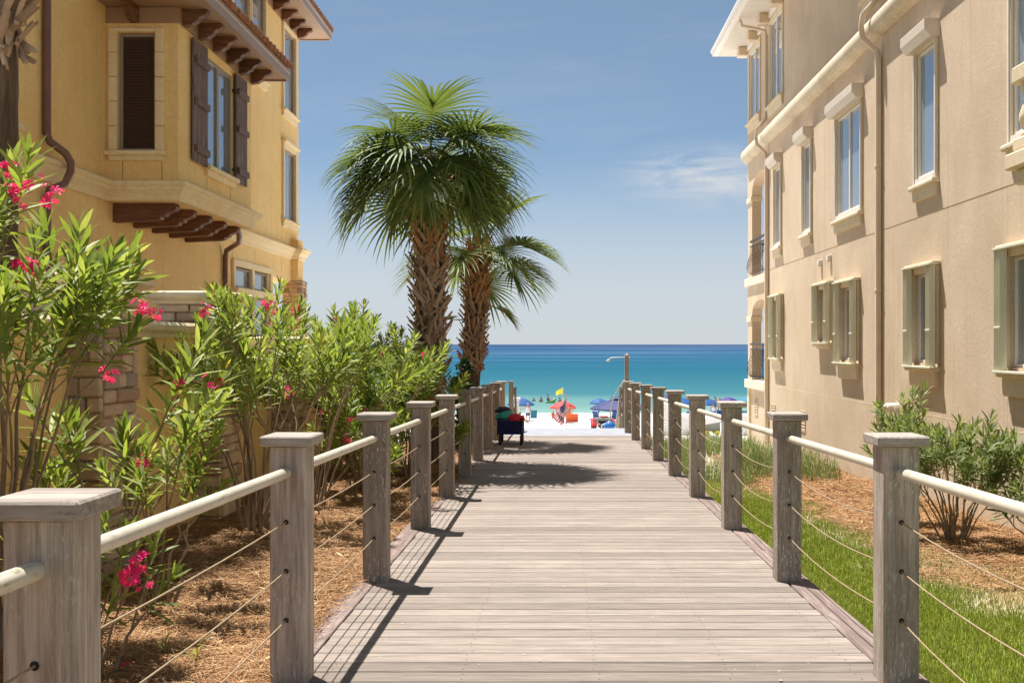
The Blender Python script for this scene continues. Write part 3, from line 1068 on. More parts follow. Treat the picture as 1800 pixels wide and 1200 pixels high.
for i, (a0, a1, z0, z1) in enumerate(LOW):
    w = glazing(fr, house, a0, a1, z0, z1, 1, M['white'], M['glass'], 0.09)
    casing(fr, w, a0, a1, z0, z1, 0.09, 0.055, M['tantrim'])
    mb = MB()
    fr.box(mb, a0 - 0.14, a1 + 0.14, z1 + 0.092, z1 + 0.145, 0.0, 0.13, 0.008)
    mb.build('head_trim', M['tantrim'], w)
    step_sill(fr, house, a0 - 0.12, a1 + 0.12, z0 - 0.05, 0.30 if i != 1 else 0.12, 0.12, M['tantrim'], w)
    # accordion storm shutter: folded leaves stacked at both sides of the window
    zb, zt = z0 - 0.04, z1 + 0.085
    for side in (0, 1):
        wdt = 0.19
        s0 = a0 - 0.125 if side == 0 else a1 - 0.065
        mb = MB()
        nf = 7
        pts = [(s0, 0.075)] + [(s0 + 0.004 + wdt * k / nf, 0.105 if k % 2 == 0 else 0.15) for k in range(nf + 1)]
        poly = pts + [(s0 + wdt, 0.075)]
        mb.prism(poly, lambda u, v, t: fr.pt(u, t, v), zb, zt)
        s = mb.build('storm_shutter', M['accordion'], w)
        b = MB()
        zc = zb + 0.36 * (zt - zb)
        fr.box(b, s0 + 0.01, s0 + wdt - 0.01, zc - 0.012, zc + 0.012, 0.152, 0.163, 0.003)
        b.build('lock_bar', M['white'], w)
    for z, h in ((zt, 0.03), (zb - 0.03, 0.03)):
        m2 = MB()
        fr.box(m2, a0 - 0.15, a1 + 0.15, z, z + h, 0.06, 0.17, 0.005)
        m2.build('shutter_rail', M['accordion'], w)

# half round band under the top storey
mb = MB()
half = [(0.0, -0.21)] + [(0.2 * math.cos(a), 0.21 * math.sin(a)) for a in np.linspace(-PI / 2 * 0.97, PI / 2 * 0.97, 15)] + [(0.0, 0.21)]
mb.prism(half, lambda u, v, t: fr.pt(t, 5.42 + v, u), RY0, RYL + 0.02)
mb.sm = [len(f) == 4 for f in mb.f]
mb.build('band_moulding', M['roll'], house)


# downspouts that swing out round the band
def downspout(y, ztop):
    mb = MB()
    d = 0.062
    pts = [(d, -2.6), (d, 4.86), (d + 0.02, 4.98), (0.2, 5.12), (0.29, 5.22), (0.31, 5.42), (0.29, 5.62), (0.2, 5.72), (d + 0.02, 5.86), (d, 5.98), (d, ztop)]
    yo = [0, 0, 0, 0.06, 0.1, 0.12, 0.1, 0.06, 0, 0, 0]
    mb.tube([fr.pt(y + o, z, dd) for (dd, z), o in list(zip(pts, yo))[1:10]], 0.047, 12)
    fr.box(mb, y - 0.046, y + 0.046, -2.6, 4.87, 0.014, 0.104, 0.008)
    fr.box(mb, y - 0.046, y + 0.046, 5.97, ztop, 0.014, 0.104, 0.008)
    p = mb.build('downspout', M['pipe_tan'], house)
    for z in (-1.2, 0.9, 3.0):
        m2 = MB()
        fr.box(m2, y - 0.06, y + 0.06, z, z + 0.03, 0.002, 0.116, 0.003)
        m2.build('strap', M['pipe_tan'], p)
    return p


downspout(16.9, 8.3)
p = downspout(25.93, 8.05)
mb = MB()
mb.tube([fr.pt(25.93, 8.0, 0.062), fr.pt(25.95, 8.16, 0.09), fr.pt(26.1, 8.3, 0.45), fr.pt(26.1, 8.34, 0.66), fr.pt(26.1, 8.5, 0.72)], 0.045, 10)
mb.build('gutter_elbow', M['pipe_tan'], house)

# eaves, gutter and roof
mb = MB()
EO = 0.8
mb.box(XW - EO, 14.6, RY0 - 0.6, RYL + EO, RT, RT + 0.05)
mb.build('soffit', M['soffitw'], house)
mb = MB()
for k in range(70):
    y = RYL + EO - 0.05 - k * 0.09
    mb.box(XW - EO + 0.05, XW - 0.02, y - 0.006, y + 0.006, RT - 0.006, RT - 0.001)
tag(mb.build('soffit_groove', M['pipe_tan'], house), None, None, None, 'stuff')
for k in range(7):
    m2 = MB()
    y = RYL - 0.05 - k * 1.45
    m2.cbox(XW - 0.30, XW - 0.002, y - 0.16, y + 0.16, RT - 0.26, RT - 0.002, 0.02)
    m2.build('eave_bracket', M['pipe_tan'], house)
mb = MB()
fr.box(mb, RY0, RYL + 0.05, RT - 0.16, RT - 0.004, 0.0, 0.06, 0.01)
mb.build('frieze_board', M['soffitw'], house)
mb = MB()
gp = [(0, 0), (0.0, 0.17), (0.13, 0.17), (0.13, 0.12), (0.09, 0.05), (0.08, 0)]
mb.sweep([(XW - EO, RY0 - 0.6), (XW - EO, RYL + EO), (14.6, RYL + EO)], [(-o, h) for o, h in gp], RT + 0.02)
mb.build('gutter', M['soffitw'], house)
mb = MB()
x0, x1, y0, y1 = XW - EO, 14.6, RY0 - 0.6, RYL + EO
zr = RT + 0.16
mb.add([(x0, y0, zr), (x1, y0, zr), (x1, y1, zr), (x0, y1, zr), (9.9, y0 + 4, zr + 2), (9.9, y1 - 4.6, zr + 2)],
       [(0, 1, 4), (1, 2, 5, 4), (2, 3, 5), (3, 0, 4, 5), (0, 1, 2, 3)])
mb.build('roof', M['tile'], house)

# loggia at the seaward end: slabs, corner column, arches, iron rails
LT = 0.28


def arch_side(z0, zs, zc, z1, name):
    """spandrel with a half-ellipse arch springing at zs, crown zc"""
    mb = MB()
    ya, yb = RY1 - 0.02, RYL - 0.62
    ym, hw = (ya + yb) / 2, (yb - ya) / 2
    N = 16
    cur = []
    for k in range(N + 1):
        u = -1 + 2 * k / N
        cur.append((ym + hw * u, zs + (zc - zs) * math.sqrt(max(0, 1 - u * u))))
    for k in range(N):
        (a, za), (b, zb) = cur[k], cur[k + 1]
        mb.add([(XW, a, za), (XW, b, zb), (XW, b, z1), (XW, a, z1), (XW + LT, a, za), (XW + LT, b, zb), (XW + LT, b, z1), (XW + LT, a, z1)],
               [(0, 1, 2, 3), (4, 5, 6, 7), (0, 1, 5, 4), (3, 2, 6, 7)])
    mb.box(XW, XW + LT, yb, RYL, zs, z1)
    # seaward side: flat beam
    mb.box(XW + LT, 14, RYL - LT, RYL, zc - 0.1, z1)
    return mb.build(name, M['tan'], house)


arch_side(1.88, 4.2, 4.72, 5.2, 'arch')
arch_side(-1.0, 0.8, 1.22, 1.62, 'arch')
for z0, z1 in ((1.88, 4.2), (-1.0, 0.8)):
    mb = MB()
    mb.box(XW + 0.01, XW + LT - 0.01, RYL - 0.61, RYL - 0.01, z0, z1 - 0.16)
    c = mb.build('column', M['tan'], house)
    mb = MB()
    mb.cbox(XW - 0.03, XW + LT + 0.02, RYL - 0.64, RYL + 0.03, z1 - 0.158, z1 - 0.002, 0.012)
    mb.build('column_capital', M['tantrim'], c)
    mb = MB()
    mb.box(9.5, 9.8, RYL - 0.5, RYL - 0.02, z0, z1 + 0.3)
    mb.build('column', M['tan'], house)
for zt in (1.88, -1.0):
    mb = MB()
    mb.cbox(XW - 0.08, 14.1, RY1 + 0.002, RYL + 0.1, zt - 0.24, zt - 0.002, 0.015)
    mb.build('floor_slab', M['slab'], house)
    # bowed iron railing
    g = MB()
    g.box(XW - 0.06, XW - 0.01, RY1 + 0.14, RYL - 0.62, zt + 0.98, zt + 1.03)
    g.box(XW - 0.055, XW - 0.015, RY1 + 0.14, RYL - 0.62, zt + 0.86, zt + 0.885)
    g.box(XW - 0.055, XW - 0.015, RY1 + 0.14, RYL - 0.62, zt + 0.08, zt + 0.105)
    g.box(XW + 0.3, 9.5, RYL - 0.1, RYL - 0.06, zt + 0.98, zt + 1.03)
    rl = g.build('balcony_rail', M['iron'], house)
    for k in range(11):
        y = RY1 + 0.2 + k * 0.19
        b = MB()
        b.tube([(XW - 0.035, y, zt + 0.87), (XW - 0.05, y, zt + 0.66), (XW - 0.13, y, zt + 0.42), (XW - 0.16, y, zt + 0.26), (XW - 0.10, y, zt + 0.14), (XW - 0.035, y, zt + 0.09)], 0.009, 6)
        b.build('baluster', M['iron'], rl)
    for k in range(30):
        b = MB()
        x = XW + 0.42 + k * 0.125
        b.tube([(x, RYL - 0.08, zt + 0.98), (x, RYL - 0.08, zt + 0.02)], 0.009, 5)
        b.build('baluster', M['iron'], rl)
mb = MB()
mb.box(XW + 0.05, 14, RY1 + 0.003, RYL - 0.05, -3.3, -1.24)
mb.build('base_wall', M['tan'], house)
mb = MB()
mb.box(XW - 0.01, XW + 0.2, RYL - 0.22, RYL + 0.02, -3.3, -1.245)
mb.build('corner_pilaster', M['tantrim'], house)
mb = MB()
mb.box(XW + 0.02, 14, RY1 + 0.003, RYL - 0.3, 1.62 - 0.01, 1.64)
mb.build('ceiling', M['tan'], house)


# louvred vents, small square boxes, joints, white drain
def vent(face, y, z, w, h, n):
    mb = MB()
    face.ring(mb, y - w / 2, y + w / 2, z - h / 2, z + h / 2, 0.025, 0.0, 0.02)
    v_ = mb.build('vent', M['tan'], house)
    b = MB()
    face.box(b, y - w / 2, y + w / 2, z - h / 2, z + h / 2, 0.001, 0.004)
    b.build('vent_opening', M['joint'], v_)
    for k in range(n):
        s = MB()
        zz = z - h / 2 + h * (k + 0.5) / n
        s.prism([(0.004, zz + h / n * 0.3), (0.018, zz - h / n * 0.25), (0.018, zz - h / n * 0.35), (0.004, zz + h / n * 0.2)],
                lambda u, q, t: face.pt(t, q, u), y - w / 2, y + w / 2)
        s.build('slat', M['tan'], v_)


vent(Face('x', XW + 0.05, -1), 27.75, -1.75, 0.34, 0.42, 6)
vent(fr, 25.3, -1.75, 0.4, 0.4, 6)
vent(fr, 22.3, -1.72, 0.42, 0.42, 6)
for y, z in ((20.75, 1.68), (20.05, 1.72)):
    mb = MB()
    fr.box(mb, y - 0.065, y + 0.065, z - 0.075, z + 0.075, 0, 0.075, 0.01)
    o = mb.build('wall_box', M['white'], house)
    mb = MB()
    fr.box(mb, y - 0.04, y + 0.04, z - 0.045, z - 0.02, 0.076, 0.08)
    mb.build('grille', M['pipe_tan'], o)
for (a0, a1, z) in ((RY0, 16.8, 1.93), (17.0, 25.85, 1.93), (RY0, 16.8, -1.05), (17.0, 25.85, -1.05)):
    mb = MB()
    fr.box(mb, a0, a1, z - 0.007, z + 0.007, 0.0005, 0.002)
    mb.build('control_joint', M['joint'] if z > 0 else M['tantrim'], house)
for (y, z0, z1) in ((12.18, -3, 2.1), (15.3, 1.3, 2.1), (14.2, 1.3, 2.1), (21.2, -1.0, 1.9), (16.3, -1.05, 1.9), (19.75, 1.3, 1.93)):
    mb = MB()
    fr.box(mb, y - 0.006, y + 0.006, z0, z1, 0.0005, 0.002)
    mb.build('control_joint', M['tantrim'], house)
mb = MB()
mb.tube([fr.pt(16.1, -1.02, 0.0), fr.pt(16.1, -1.02, 0.16), fr.pt(16.08, -1.05, 0.2)], 0.075, 12)
mb.tube([fr.pt(16.02, -1.02, 0.05), fr.pt(16.0, -1.2, 0.05), fr.pt(16.0, -2.6, 0.05)], 0.03, 8)
mb.build('drain_pipe', M['white'], house)

# balustraded balcony that just enters the picture on the right
bx0, by1 = 5.05, 11.0
steps = [(3.05, 2.86, 0.03), (2.26, 2.12, 0.02), (2.10, 1.92, 0.08), (1.918, 1.75, 0.0), (1.748, 1.57, -0.07)]
mb = MB()
for zt, zb, o in steps:
    mb.cbox(bx0 - o, XW - 0.001, 7.0, by1 + o, zb, zt, 0.02)
bal = mb.build('balcony', M['tantrim'], house)
prof = [(0.03, 0), (0.075, 0.01), (0.075, 0.06), (0.045, 0.08), (0.06, 0.1), (0.1, 0.2), (0.095, 0.26), (0.05, 0.4), (0.04, 0.45), (0.06, 0.47), (0.05, 0.49), (0.075, 0.52), (0.075, 0.6)]
for k in range(14):
    m2 = MB()
    m2.lathe([(r, 2.258 + z) for r, z in prof], bx0 + 0.1, by1 - 0.12 - k * 0.28, 14)
    m2.build('baluster', M['tantrim'], bal)
# ------------------------------------------------------------------ yellow house on the left (wall facing +X at X = LW)
LW = -6.66
LY0, LY1, LYP = 6.0, 23.3, 25.6
BX, BY0, BY1 = -5.6, 14.7, 18.2         # the bay
LTOP = 8.04
yh = thing('beach_house', 'yellow stucco house with wooden bay window and clay tile roofs on the left', 'house', (LW, 16, -1.7))
fl = Face('x', LW, 1)
fb = Face('x', BX, 1)          # bay side
ff = Face('y', BY0, -1)        # bay front
LWIN = [(20.35, 21.45, 5.95, 8.0), (21.6, 22.6, 5.95, 8.0), (24.15, 25.2, 5.72, 7.72), (24.15, 25.2, 3.05, 4.78)]
LGRID = (20.45, 22.95, 0.15, 1.62)
mb = MB()
fl.wall(mb, LY0, LY1, -2.2, LTOP, [LWIN[0], LWIN[1], LGRID], 0.16)
fl.wall(mb, LY1, LYP, 1.58, LTOP, LWIN[2:], 0.16)
for (y, z0, z1) in ((LY0, -2.2, LTOP), (LYP, 1.58, LTOP), (LY1, -2.2, 1.58)):
    mb.add([(-16, y, z0), (LW, y, z0), (LW, y, z1), (-16, y, z1)], [(0, 1, 2, 3)])
mb.add([(-16, LY1, 1.58), (LW, LY1, 1.58), (LW, LYP, 1.58), (-16, LYP, 1.58)], [(0, 1, 2, 3)])
mb.add([(-16, LY0, -2.2), (-16, LYP, -2.2), (-16, LYP, LTOP), (-16, LY0, LTOP)], [(0, 1, 2, 3)])
mb.build('wall', M['yellow'], yh, recalc=False)
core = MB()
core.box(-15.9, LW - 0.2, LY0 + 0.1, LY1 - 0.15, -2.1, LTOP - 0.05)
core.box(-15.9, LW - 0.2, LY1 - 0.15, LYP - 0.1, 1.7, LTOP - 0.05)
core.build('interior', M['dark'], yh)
# bay box
FW = (-6.49, -5.93, 2.85, 4.6)          # bay front window
SW = (15.82, 17.12, 2.85, 4.6)          # bay side window
mb = MB()
ff.wall(mb, LW, BX, 2.11, 4.99, [FW], 0.12)
fb.wall(mb, BY0, BY1, 2.11, 4.99, [SW], 0.12)
mb.add([(LW, BY1, 2.11), (BX, BY1, 2.11), (BX, BY1, 4.99), (LW, BY1, 4.99)], [(0, 1, 2, 3)])
mb.add([(LW, BY0, 2.112), (BX, BY0, 2.112), (BX, BY1, 2.112), (LW, BY1, 2.112)], [(0, 1, 2, 3)])
bay = mb.build('bay', M['yellow'], yh, recalc=False)
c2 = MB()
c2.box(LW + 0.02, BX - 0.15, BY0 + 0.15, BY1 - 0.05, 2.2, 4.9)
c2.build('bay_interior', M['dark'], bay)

# cyma moulding all along the wall and round the bay
cy = [(0.002, 0.0), (0.03, 0.0), (0.045, 0.03), (0.05, 0.07), (0.085, 0.12), (0.12, 0.16), (0.13, 0.2), (0.15, 0.21), (0.165, 0.235), (0.165, 0.265), (0.15, 0.28), (0.002, 0.285)]
mb = MB()
mb.sweep([(LW, LY0), (LW, BY0), (BX, BY0), (BX, BY1), (LW, BY1), (LW, 24.86)], cy, 2.115)
mb.build('cornice', M['yellowtrim'], yh)
mb = MB()
mb.sweep([(LW, 24.862), (LW + 0.17, 24.862), (LW + 0.17, 25.42), (LW, 25.42)], cy, 2.116)
mb.build('cornice_return', M['yellowtrim'], yh)
mb = MB()
mb.box(LW + 0.001, LW + 0.168, 24.9, 25.4, 1.6, 2.62)
mb.build('pilaster', M['yellow'], yh)

# bay front window: dark blind behind a bronze frame, stone block surround
w = glazing(ff, bay, FW[0], FW[1], FW[2], FW[3], 1, M['bronze'], M['blind'], 0.1, 0.05)
for k in range(36):
    zz = FW[2] + 0.07 + k * (FW[3] - FW[2] - 0.14) / 36
    m2 = MB()
    m2.prism([(0.0, 0.0), (0.022, -0.012), (0.024, -0.008), (0.002, 0.006)], lambda u, v, t: ff.pt(t, zz + 0.014 + v, u - 0.078), FW[0] + 0.06, FW[1] - 0.06)
    m2.build('blind_slat', M['blind'], w)


def block_surround(face, w, a0, a1, z0, z1, wd, d, mat, rows):
    for s, b0, b1 in ((0, a0 - wd, a0), (1, a1, a1 + wd)):
        for k in range(rows):
            m2 = MB()
            za, zb = z0 + (z1 + wd * 0.5 - z0) * k / rows, z0 + (z1 + wd * 0.5 - z0) * (k + 1) / rows
            face.box(m2, b0, b1, za + 0.003, zb - 0.003, 0.001, d, 0.012)
            inn = b1 - 0.03 if s == 0 else b0
            m2.build('surround_block', mat, w)
    m2 = MB()
    face.box(m2, a0 + 0.002, a1 - 0.002, z1 + 0.003, z1 + wd * 0.5 - 0.003, 0.001, d * 0.9, 0.012)
    m2.build('lintel_block', mat, w)


block_surround(ff, w, FW[0], FW[1], FW[2], FW[3], 0.13, 0.05, M['yellowtrim'], 5)
step_sill(ff, yh, FW[0] - 0.16, FW[1] + 0.16, FW[2] - 0.002, 0.14, 0.09, M['yellowtrim'], w)
# bay side window and its batten shutters
w = glazing(fb, bay, SW[0], SW[1], SW[2], SW[3], 2, M['bronze'], M['glass'], 0.07, 0.06)
step_sill(fb, yh, SW[0] - 0.05, SW[1] + 0.1, SW[2] - 0.002, 0.17, 0.1, M['yellowtrim'], w)
for a0, a1 in ((15.16, 15.78), (17.16, 17.78)):
    s = None
    for k in range(4):
        m2 = MB()
        b0 = a0 + (a1 - a0) * k / 4
        fb.box(m2, b0 + 0.002, b0 + (a1 - a0) / 4 - 0.002, 2.80, 4.68, 0.03, 0.062, 0.006)
        if s is None: s = m2.build('shutter', M['shutter'], bay)
        else: m2.build('board', M['shutter'], s)
    for z in (3.0, 3.72, 4.36):
        m2 = MB()
        fb.box(m2, a0 + 0.03, a1 - 0.03, z - 0.055, z + 0.055, 0.064, 0.115, 0.01)
        m2.build('batten', M['shutter'], s)
    for z in (3.0, 4.36):
        m2 = MB()
        fb.box(m2, (a0 if a0 > 16 else a1) - 0.05, (a0 if a0 > 16 else a1) + 0.05, z - 0.02, z + 0.02, 0.005, 0.03)
        m2.build('hinge', M['iron'], s)
# panel joints under the windows
for f_, a, z0, z1 in ((ff, -6.42, 2.42, 2.7), (ff, -5.84, 2.42, 2.7), (fb, 15.9, 2.42, 2.68), (fb, 17.05, 2.42, 2.68)):
    m2 = MB()
    f_.box(m2, a - 0.005, a + 0.005, z0, z1, 0.0005, 0.002)
    m2.build('control_joint', M['joint'], bay)
for a in (20.4, 21.9, 23.35, 24.0):
    m2 = MB()
    fl.box(m2, a - 0.005, a + 0.005, 1.75, 2.1, 0.0005, 0.002)
    m2.build('control_joint', M['joint'], yh)
for a in (19.4, 24.05):
    m2 = MB()
    fl.box(m2, a - 0.005, a + 0.005, 2.42, 3.0, 0.0005, 0.002)
    m2.build('control_joint', M['joint'], yh)

# timber brackets carrying the bay
br_prof = [(0.0, 0.0), (0.93, 0.0), (0.955, -0.05), (0.93, -0.10), (0.86, -0.125), (0.80, -0.15), (0.78, -0.19), (0.72, -0.2), (0.70, -0.235), (0.64, -0.25), (0.0, -0.28)]
mb = MB()
mb.prism(br_prof, lambda u, v, t: (LW + 0.001 + u, t, 2.108 + v), -0.075, 0.075)
bme = mb.mesh('timber_bracket', M['corbel'])
for k in range(5):
    o = inst('timber_bracket', bme, yh, (0, 14.98 + k * 0.72, 0))

# bay roof: brown frieze, soffit on scroll brackets, fascia, clay barrel tiles
EX, EY0, EY1, ZS = -5.08, 13.9, 18.72, 4.97
mb = MB()
mb.sweep([(LW, BY0), (BX, BY0), (BX, BY1), (LW, BY1)], [(0.002, 0.0), (0.035, 0.0), (0.035, 0.225), (0.002, 0.225)], 4.735)
mb.build('frieze', M['brown'], bay)
mb = MB()
mb.box(LW + 0.001, EX, EY0, EY1, ZS, ZS + 0.04)
sof = mb.build('soffit', M['brown'], bay)
for (x, y) in ((-5.33, 15.2), (-5.33, 16.9), (-5.33, 18.3), (-6.2, 14.3), (-5.4, 14.25)):
    m2 = MB()
    m2.lathe([(0.045, ZS - 0.001), (0.045, ZS - 0.006), (0.03, ZS - 0.006)], x, y, 12)
    m2.build('downlight', M['bronze'], sof)
mb = MB()
mb.sweep([(LW + 0.002, EY0), (EX, EY0), (EX, EY1), (LW + 0.002, EY1)], [(0.001, -0.03), (0.03, -0.03), (0.03, 0.10), (0.05, 0.12), (0.05, 0.17), (0.001, 0.17)], ZS)
mb.build('fascia', M['fascia'], bay)
sb = [(0, 0), (0.36, 0), (0.37, -0.04), (0.345, -0.075), (0.29, -0.09), (0.24, -0.12), (0.22, -0.17), (0.17, -0.19), (0.13, -0.225), (0.05, -0.235), (0, -0.24)]
mb = MB()
mb.prism(sb, lambda u, v, t: (u, t, v), -0.06, 0.06)
sbm = mb.mesh('scroll_bracket', M['corbel'])
for k in range(6):
    inst('scroll_bracket', sbm, bay, (BX + 0.036, 14.83 + 0.655 * k, ZS - 0.004))
inst('scroll_bracket', sbm, bay, (-6.22, BY0 - 0.036, ZS - 0.004), (0, 0, -PI / 2))


def barrel(L, r, n=6):
    """half-barrel clay tile along +x (down the slope is -x end 0)"""
    mb = MB()
    vs, k = [], n + 1
    for x, rr in ((0, r), (L, r * 0.82)):
        for s in (rr, rr - 0.014):
            for j in range(k):
                a = PI * j / n
                vs.append((x, s * math.cos(a), s * math.sin(a)))
    fs = []
    for j in range(n):
        fs += [(j, j + 1, 2 * k + j + 1, 2 * k + j), (k + j, 3 * k + j, 3 * k + j + 1, k + j + 1), (j, k + j, k + j + 1, j + 1)]
    return mb.add(vs, fs, True).mesh('roof_tile', M['tile'])


tile_me = barrel(0.44, 0.10)
slope = R(24)
roof_z = ZS + 0.17
mb = MB()
rx = LW + 0.002
run = EX - rx
mb.add([(EX + 0.02, EY0 - 0.02, roof_z), (EX + 0.02, EY1 + 0.02, roof_z), (rx, EY1 + 0.02, roof_z + run * math.tan(slope)), (rx, EY0 - 0.02, roof_z + run * math.tan(slope)),
        (rx, EY1 + 0.02, roof_z), (rx, EY0 - 0.02, roof_z)], [(0, 1, 2, 3), (0, 3, 5), (1, 4, 2), (0, 5, 4, 1)])
rf = mb.build('tile_roof', M['tile'], bay)
nt = int((EY1 - EY0 + 0.04) / 0.215)
for r_ in range(4):
    for k in range(nt):
        y = EY0 + 0.09 + k * 0.215
        u = -0.06 + r_ * 0.36
        Mx = Matrix.Translation((EX + 0.05 - u * math.cos(slope), y, roof_z + 0.005 + u * math.sin(slope) + 0.012)) @ Matrix.Rotation(PI, 4, 'Z') @ Matrix.Rotation(-slope, 4, 'Y')
        Mx = Mx @ Matrix.Rotation(random.uniform(-0.03, 0.03), 4, 'Z') @ Matrix.Diagonal((1, random.uniform(.95, 1.05), random.uniform(.95, 1.1), 1))
        inst('roof_tile', tile_me, bay, mat4=Mx)

# upper roof
UX, UY1 = -6.0, 26.28
mb = MB()
mb.box(-16.5, UX, LY0 - 0.6, UY1, LTOP, LTOP + 0.05)
mb.build('upper_soffit', M['brown'], yh)
mb = MB()
mb.sweep([(UX, LY0 - 0.6), (UX, UY1), (-16.5, UY1)], [(0.001, -0.03), (0.03, -0.03), (0.03, 0.12), (0.055, 0.14), (0.055, 0.2), (0.001, 0.2)], LTOP)
mb.build('upper_fascia', M['fascia'], yh)
mb = MB()
mb.sweep([(LW, LY0), (LW, LYP), (-16, LYP)], [(0.002, -0.22), (0.03, -0.22), (0.03, 0.0), (0.002, 0.0)], LTOP - 0.001)
mb.build('upper_frieze', M['brown'], yh)
for k in range(9):
    inst('scroll_bracket', sbm, yh, (LW + 0.032, 25.42 - 0.72 * k, LTOP - 0.004))
mb = MB()
zr = LTOP + 0.2
mb.add([(UX + 0.03, LY0 - 0.63, zr), (UX + 0.03, UY1 + 0.03, zr), (-16.5, UY1 + 0.03, zr), (-16.5, LY0 - 0.63, zr), (-11.2, LY0 + 4.5, zr + 2.2), (-11.2, UY1 - 5, zr + 2.2)],
       [(0, 1, 5, 4), (1, 2, 5), (2, 3, 4, 5), (3, 0, 4), (0, 3, 2, 1)])
ur = mb.build('upper_roof', M['tile'], yh)
for k in range(60):
    y = UY1 - 0.06 - 0.215 * k
    Mx = Matrix.Translation((UX + 0.07, y, zr + 0.0)) @ Matrix.Rotation(PI, 4, 'Z') @ Matrix.Rotation(-R(20), 4, 'Y')
    inst('roof_tile', tile_me, ur, mat4=Mx)
for k in range(14):
    Mx = Matrix.Translation((UX - 0.1 - 0.215 * k, UY1 + 0.07, zr)) @ Matrix.Rotation(-PI / 2, 4, 'Z') @ Matrix.Rotation(-R(20), 4, 'Y')
    inst('roof_tile', tile_me, ur, mat4=Mx)

# windows of the main wall
for (a0, a1, z0, z1) in LWIN:
    w = glazing(fl, yh, a0, a1, z0, z1, 1, M['bronze'], M['glass'], 0.07, 0.06, rail=None)
    casing(fl, w, a0, a1, z0, z1 - (0.0 if z1 < 7.9 else 0.2), 0.1, 0.05, M['yellowtrim'])
    step_sill(fl, yh, a0 - 0.16, a1 + 0.16, z0 - 0.002, 0.2, 0.1, M['yellowtrim'], w)
    if z1 < 5:
        m2 = MB()
        fl.box(m2, a0 - 0.15, a1 + 0.15, z1 + 0.102, z1 + 0.2, 0.0, 0.12, 0.02)
        m2.build('head_trim', M['yellowtrim'], w)
a0, a1, z0, z1 = LGRID
zt = 1.1
w = None
for (b0, b1) in ((a0, (a0 + a1) / 2), ((a0 + a1) / 2, a1)):
    for (c0, c1) in ((z0, zt - 0.06), (zt + 0.06, z1)):
        glazing(fl, yh, b0 + 0.07, b1 - 0.07, c0 + 0.02, c1 - 0.02, 1, M['bronze'], M['glass'], 0.08, 0.05)
mb = MB()
fl.ring(mb, a0, a1, z0, z1, 0.13, 0.0, 0.06, 0.008)
ym = (a0 + a1) / 2
fl.box(mb, ym - 0.075, ym + 0.075, z0, zt - 0.07, -0.13, 0.04, 0.008)
fl.box(mb, ym - 0.075, ym + 0.075, zt + 0.07, z1, -0.13, 0.04, 0.008)
for b in (a0, a1 - 0.072):
    fl.box(mb, b, b + 0.072, z0, z1, -0.13, -0.002)
sur = mb.build('window_surround', M['yellowtrim'], yh)
mb = MB()
mb.prism([(-0.13, 0.0), (0.1, 0.0), (0.17, 0.07), (0.18, 0.13), (-0.13, 0.14)], lambda u, v, t: fl.pt(t, zt - 0.07 + v, u), a0 - 0.2, a1 + 0.3)
mb.build('transom', M['yellowtrim'], sur)
# sill fragment far left
mb = MB()
fl.box(mb, 11.0, 12.3, 2.62, 2.72, 0.001, 0.09, 0.015)
mb.build('sill', M['yellowtrim'], yh)
# recessed ceiling beam of the porch
mb = MB()
mb.box(-9, LW - 0.3, LY1 + 0.002, 25.5, 1.585, 1.70)
mb.build('porch_ceiling', M['yellow'], yh)


# ledger stones
def stone_face(parent, pts, a0, a1, z0, z1, hmin=0.07, hmax=0.13, lmin=0.12, lmax=0.34, d0=0.03, rnd=random):
    """courses of split stone over a face; pts(a, z, d) -> point"""
    z = z0
    n = 0
    while z < z1 - 0.02:
        h = min(rnd.uniform(hmin, hmax), z1 - z)
        a = a0
        while a < a1 - 0.01:
            L = rnd.uniform(lmin, lmax)
            if a1 - a - L < lmin * 0.6: L = a1 - a
            d = d0 + rnd.uniform(-0.012, 0.018)
            p, q = pts(a + 0.004, z + 0.004, -0.02), pts(a + L - 0.004, z + h - 0.004, d)
            lo = [min(i, j) for i, j in zip(p, q)]
            hi = [max(i, j) for i, j in zip(p, q)]
            m2 = MB()
            m2.cbox(lo[0], hi[0], lo[1], hi[1], lo[2], hi[2], 0.011)
            m2.build('stone', M['stone'], parent)
            n += 1
            a += L
        z += h
    return n


mb = MB()
mb.box(-6.86, -6.42, 24.93, 25.37, -2.0, 1.6)
col_ = mb.build('stone_column', M['stone'], yh)
stone_face(col_, lambda a, z, d: (a, 24.93 - d, z), -6.89, -6.39, -0.2, 1.585, 0.09, 0.13, 0.14, 0.36)
stone_face(col_, lambda a, z, d: (-6.42 + d, a, z), 24.93, 25.37, -0.2, 1.585, 0.09, 0.13, 0.18, 0.36)


# downspouts of the yellow house
def brown_pipe(pts, r=0.05):
    mb = MB()
    mb.tube(pts, r, 10)
    return mb.build('downspout', M['pipe_brown'], yh)


brown_pipe([(LW + 0.06, 12.87, LTOP), (LW + 0.06, 12.87, 2.72), (LW + 0.09, 12.88, 2.62), (LW + 0.21, 13.05, 2.50), (LW + 0.245, 13.12, 2.40), (LW + 0.245, 13.12, 2.28), (LW + 0.2, 13.05, 2.1), (LW + 0.08, 12.9, 2.0), (LW + 0.06, 12.87, 1.9), (LW + 0.06, 12.87, -2)])
brown_pipe([(BX - 0.25, 18.15, 2.12), (BX - 0.25, 18.3, 2.0), (BX - 0.45, 18.9, 1.93), (LW + 0.25, 19.65, 1.93), (LW + 0.09, 19.76, 1.86), (LW + 0.06, 19.78, 1.74), (LW + 0.06, 19.78, -2)])

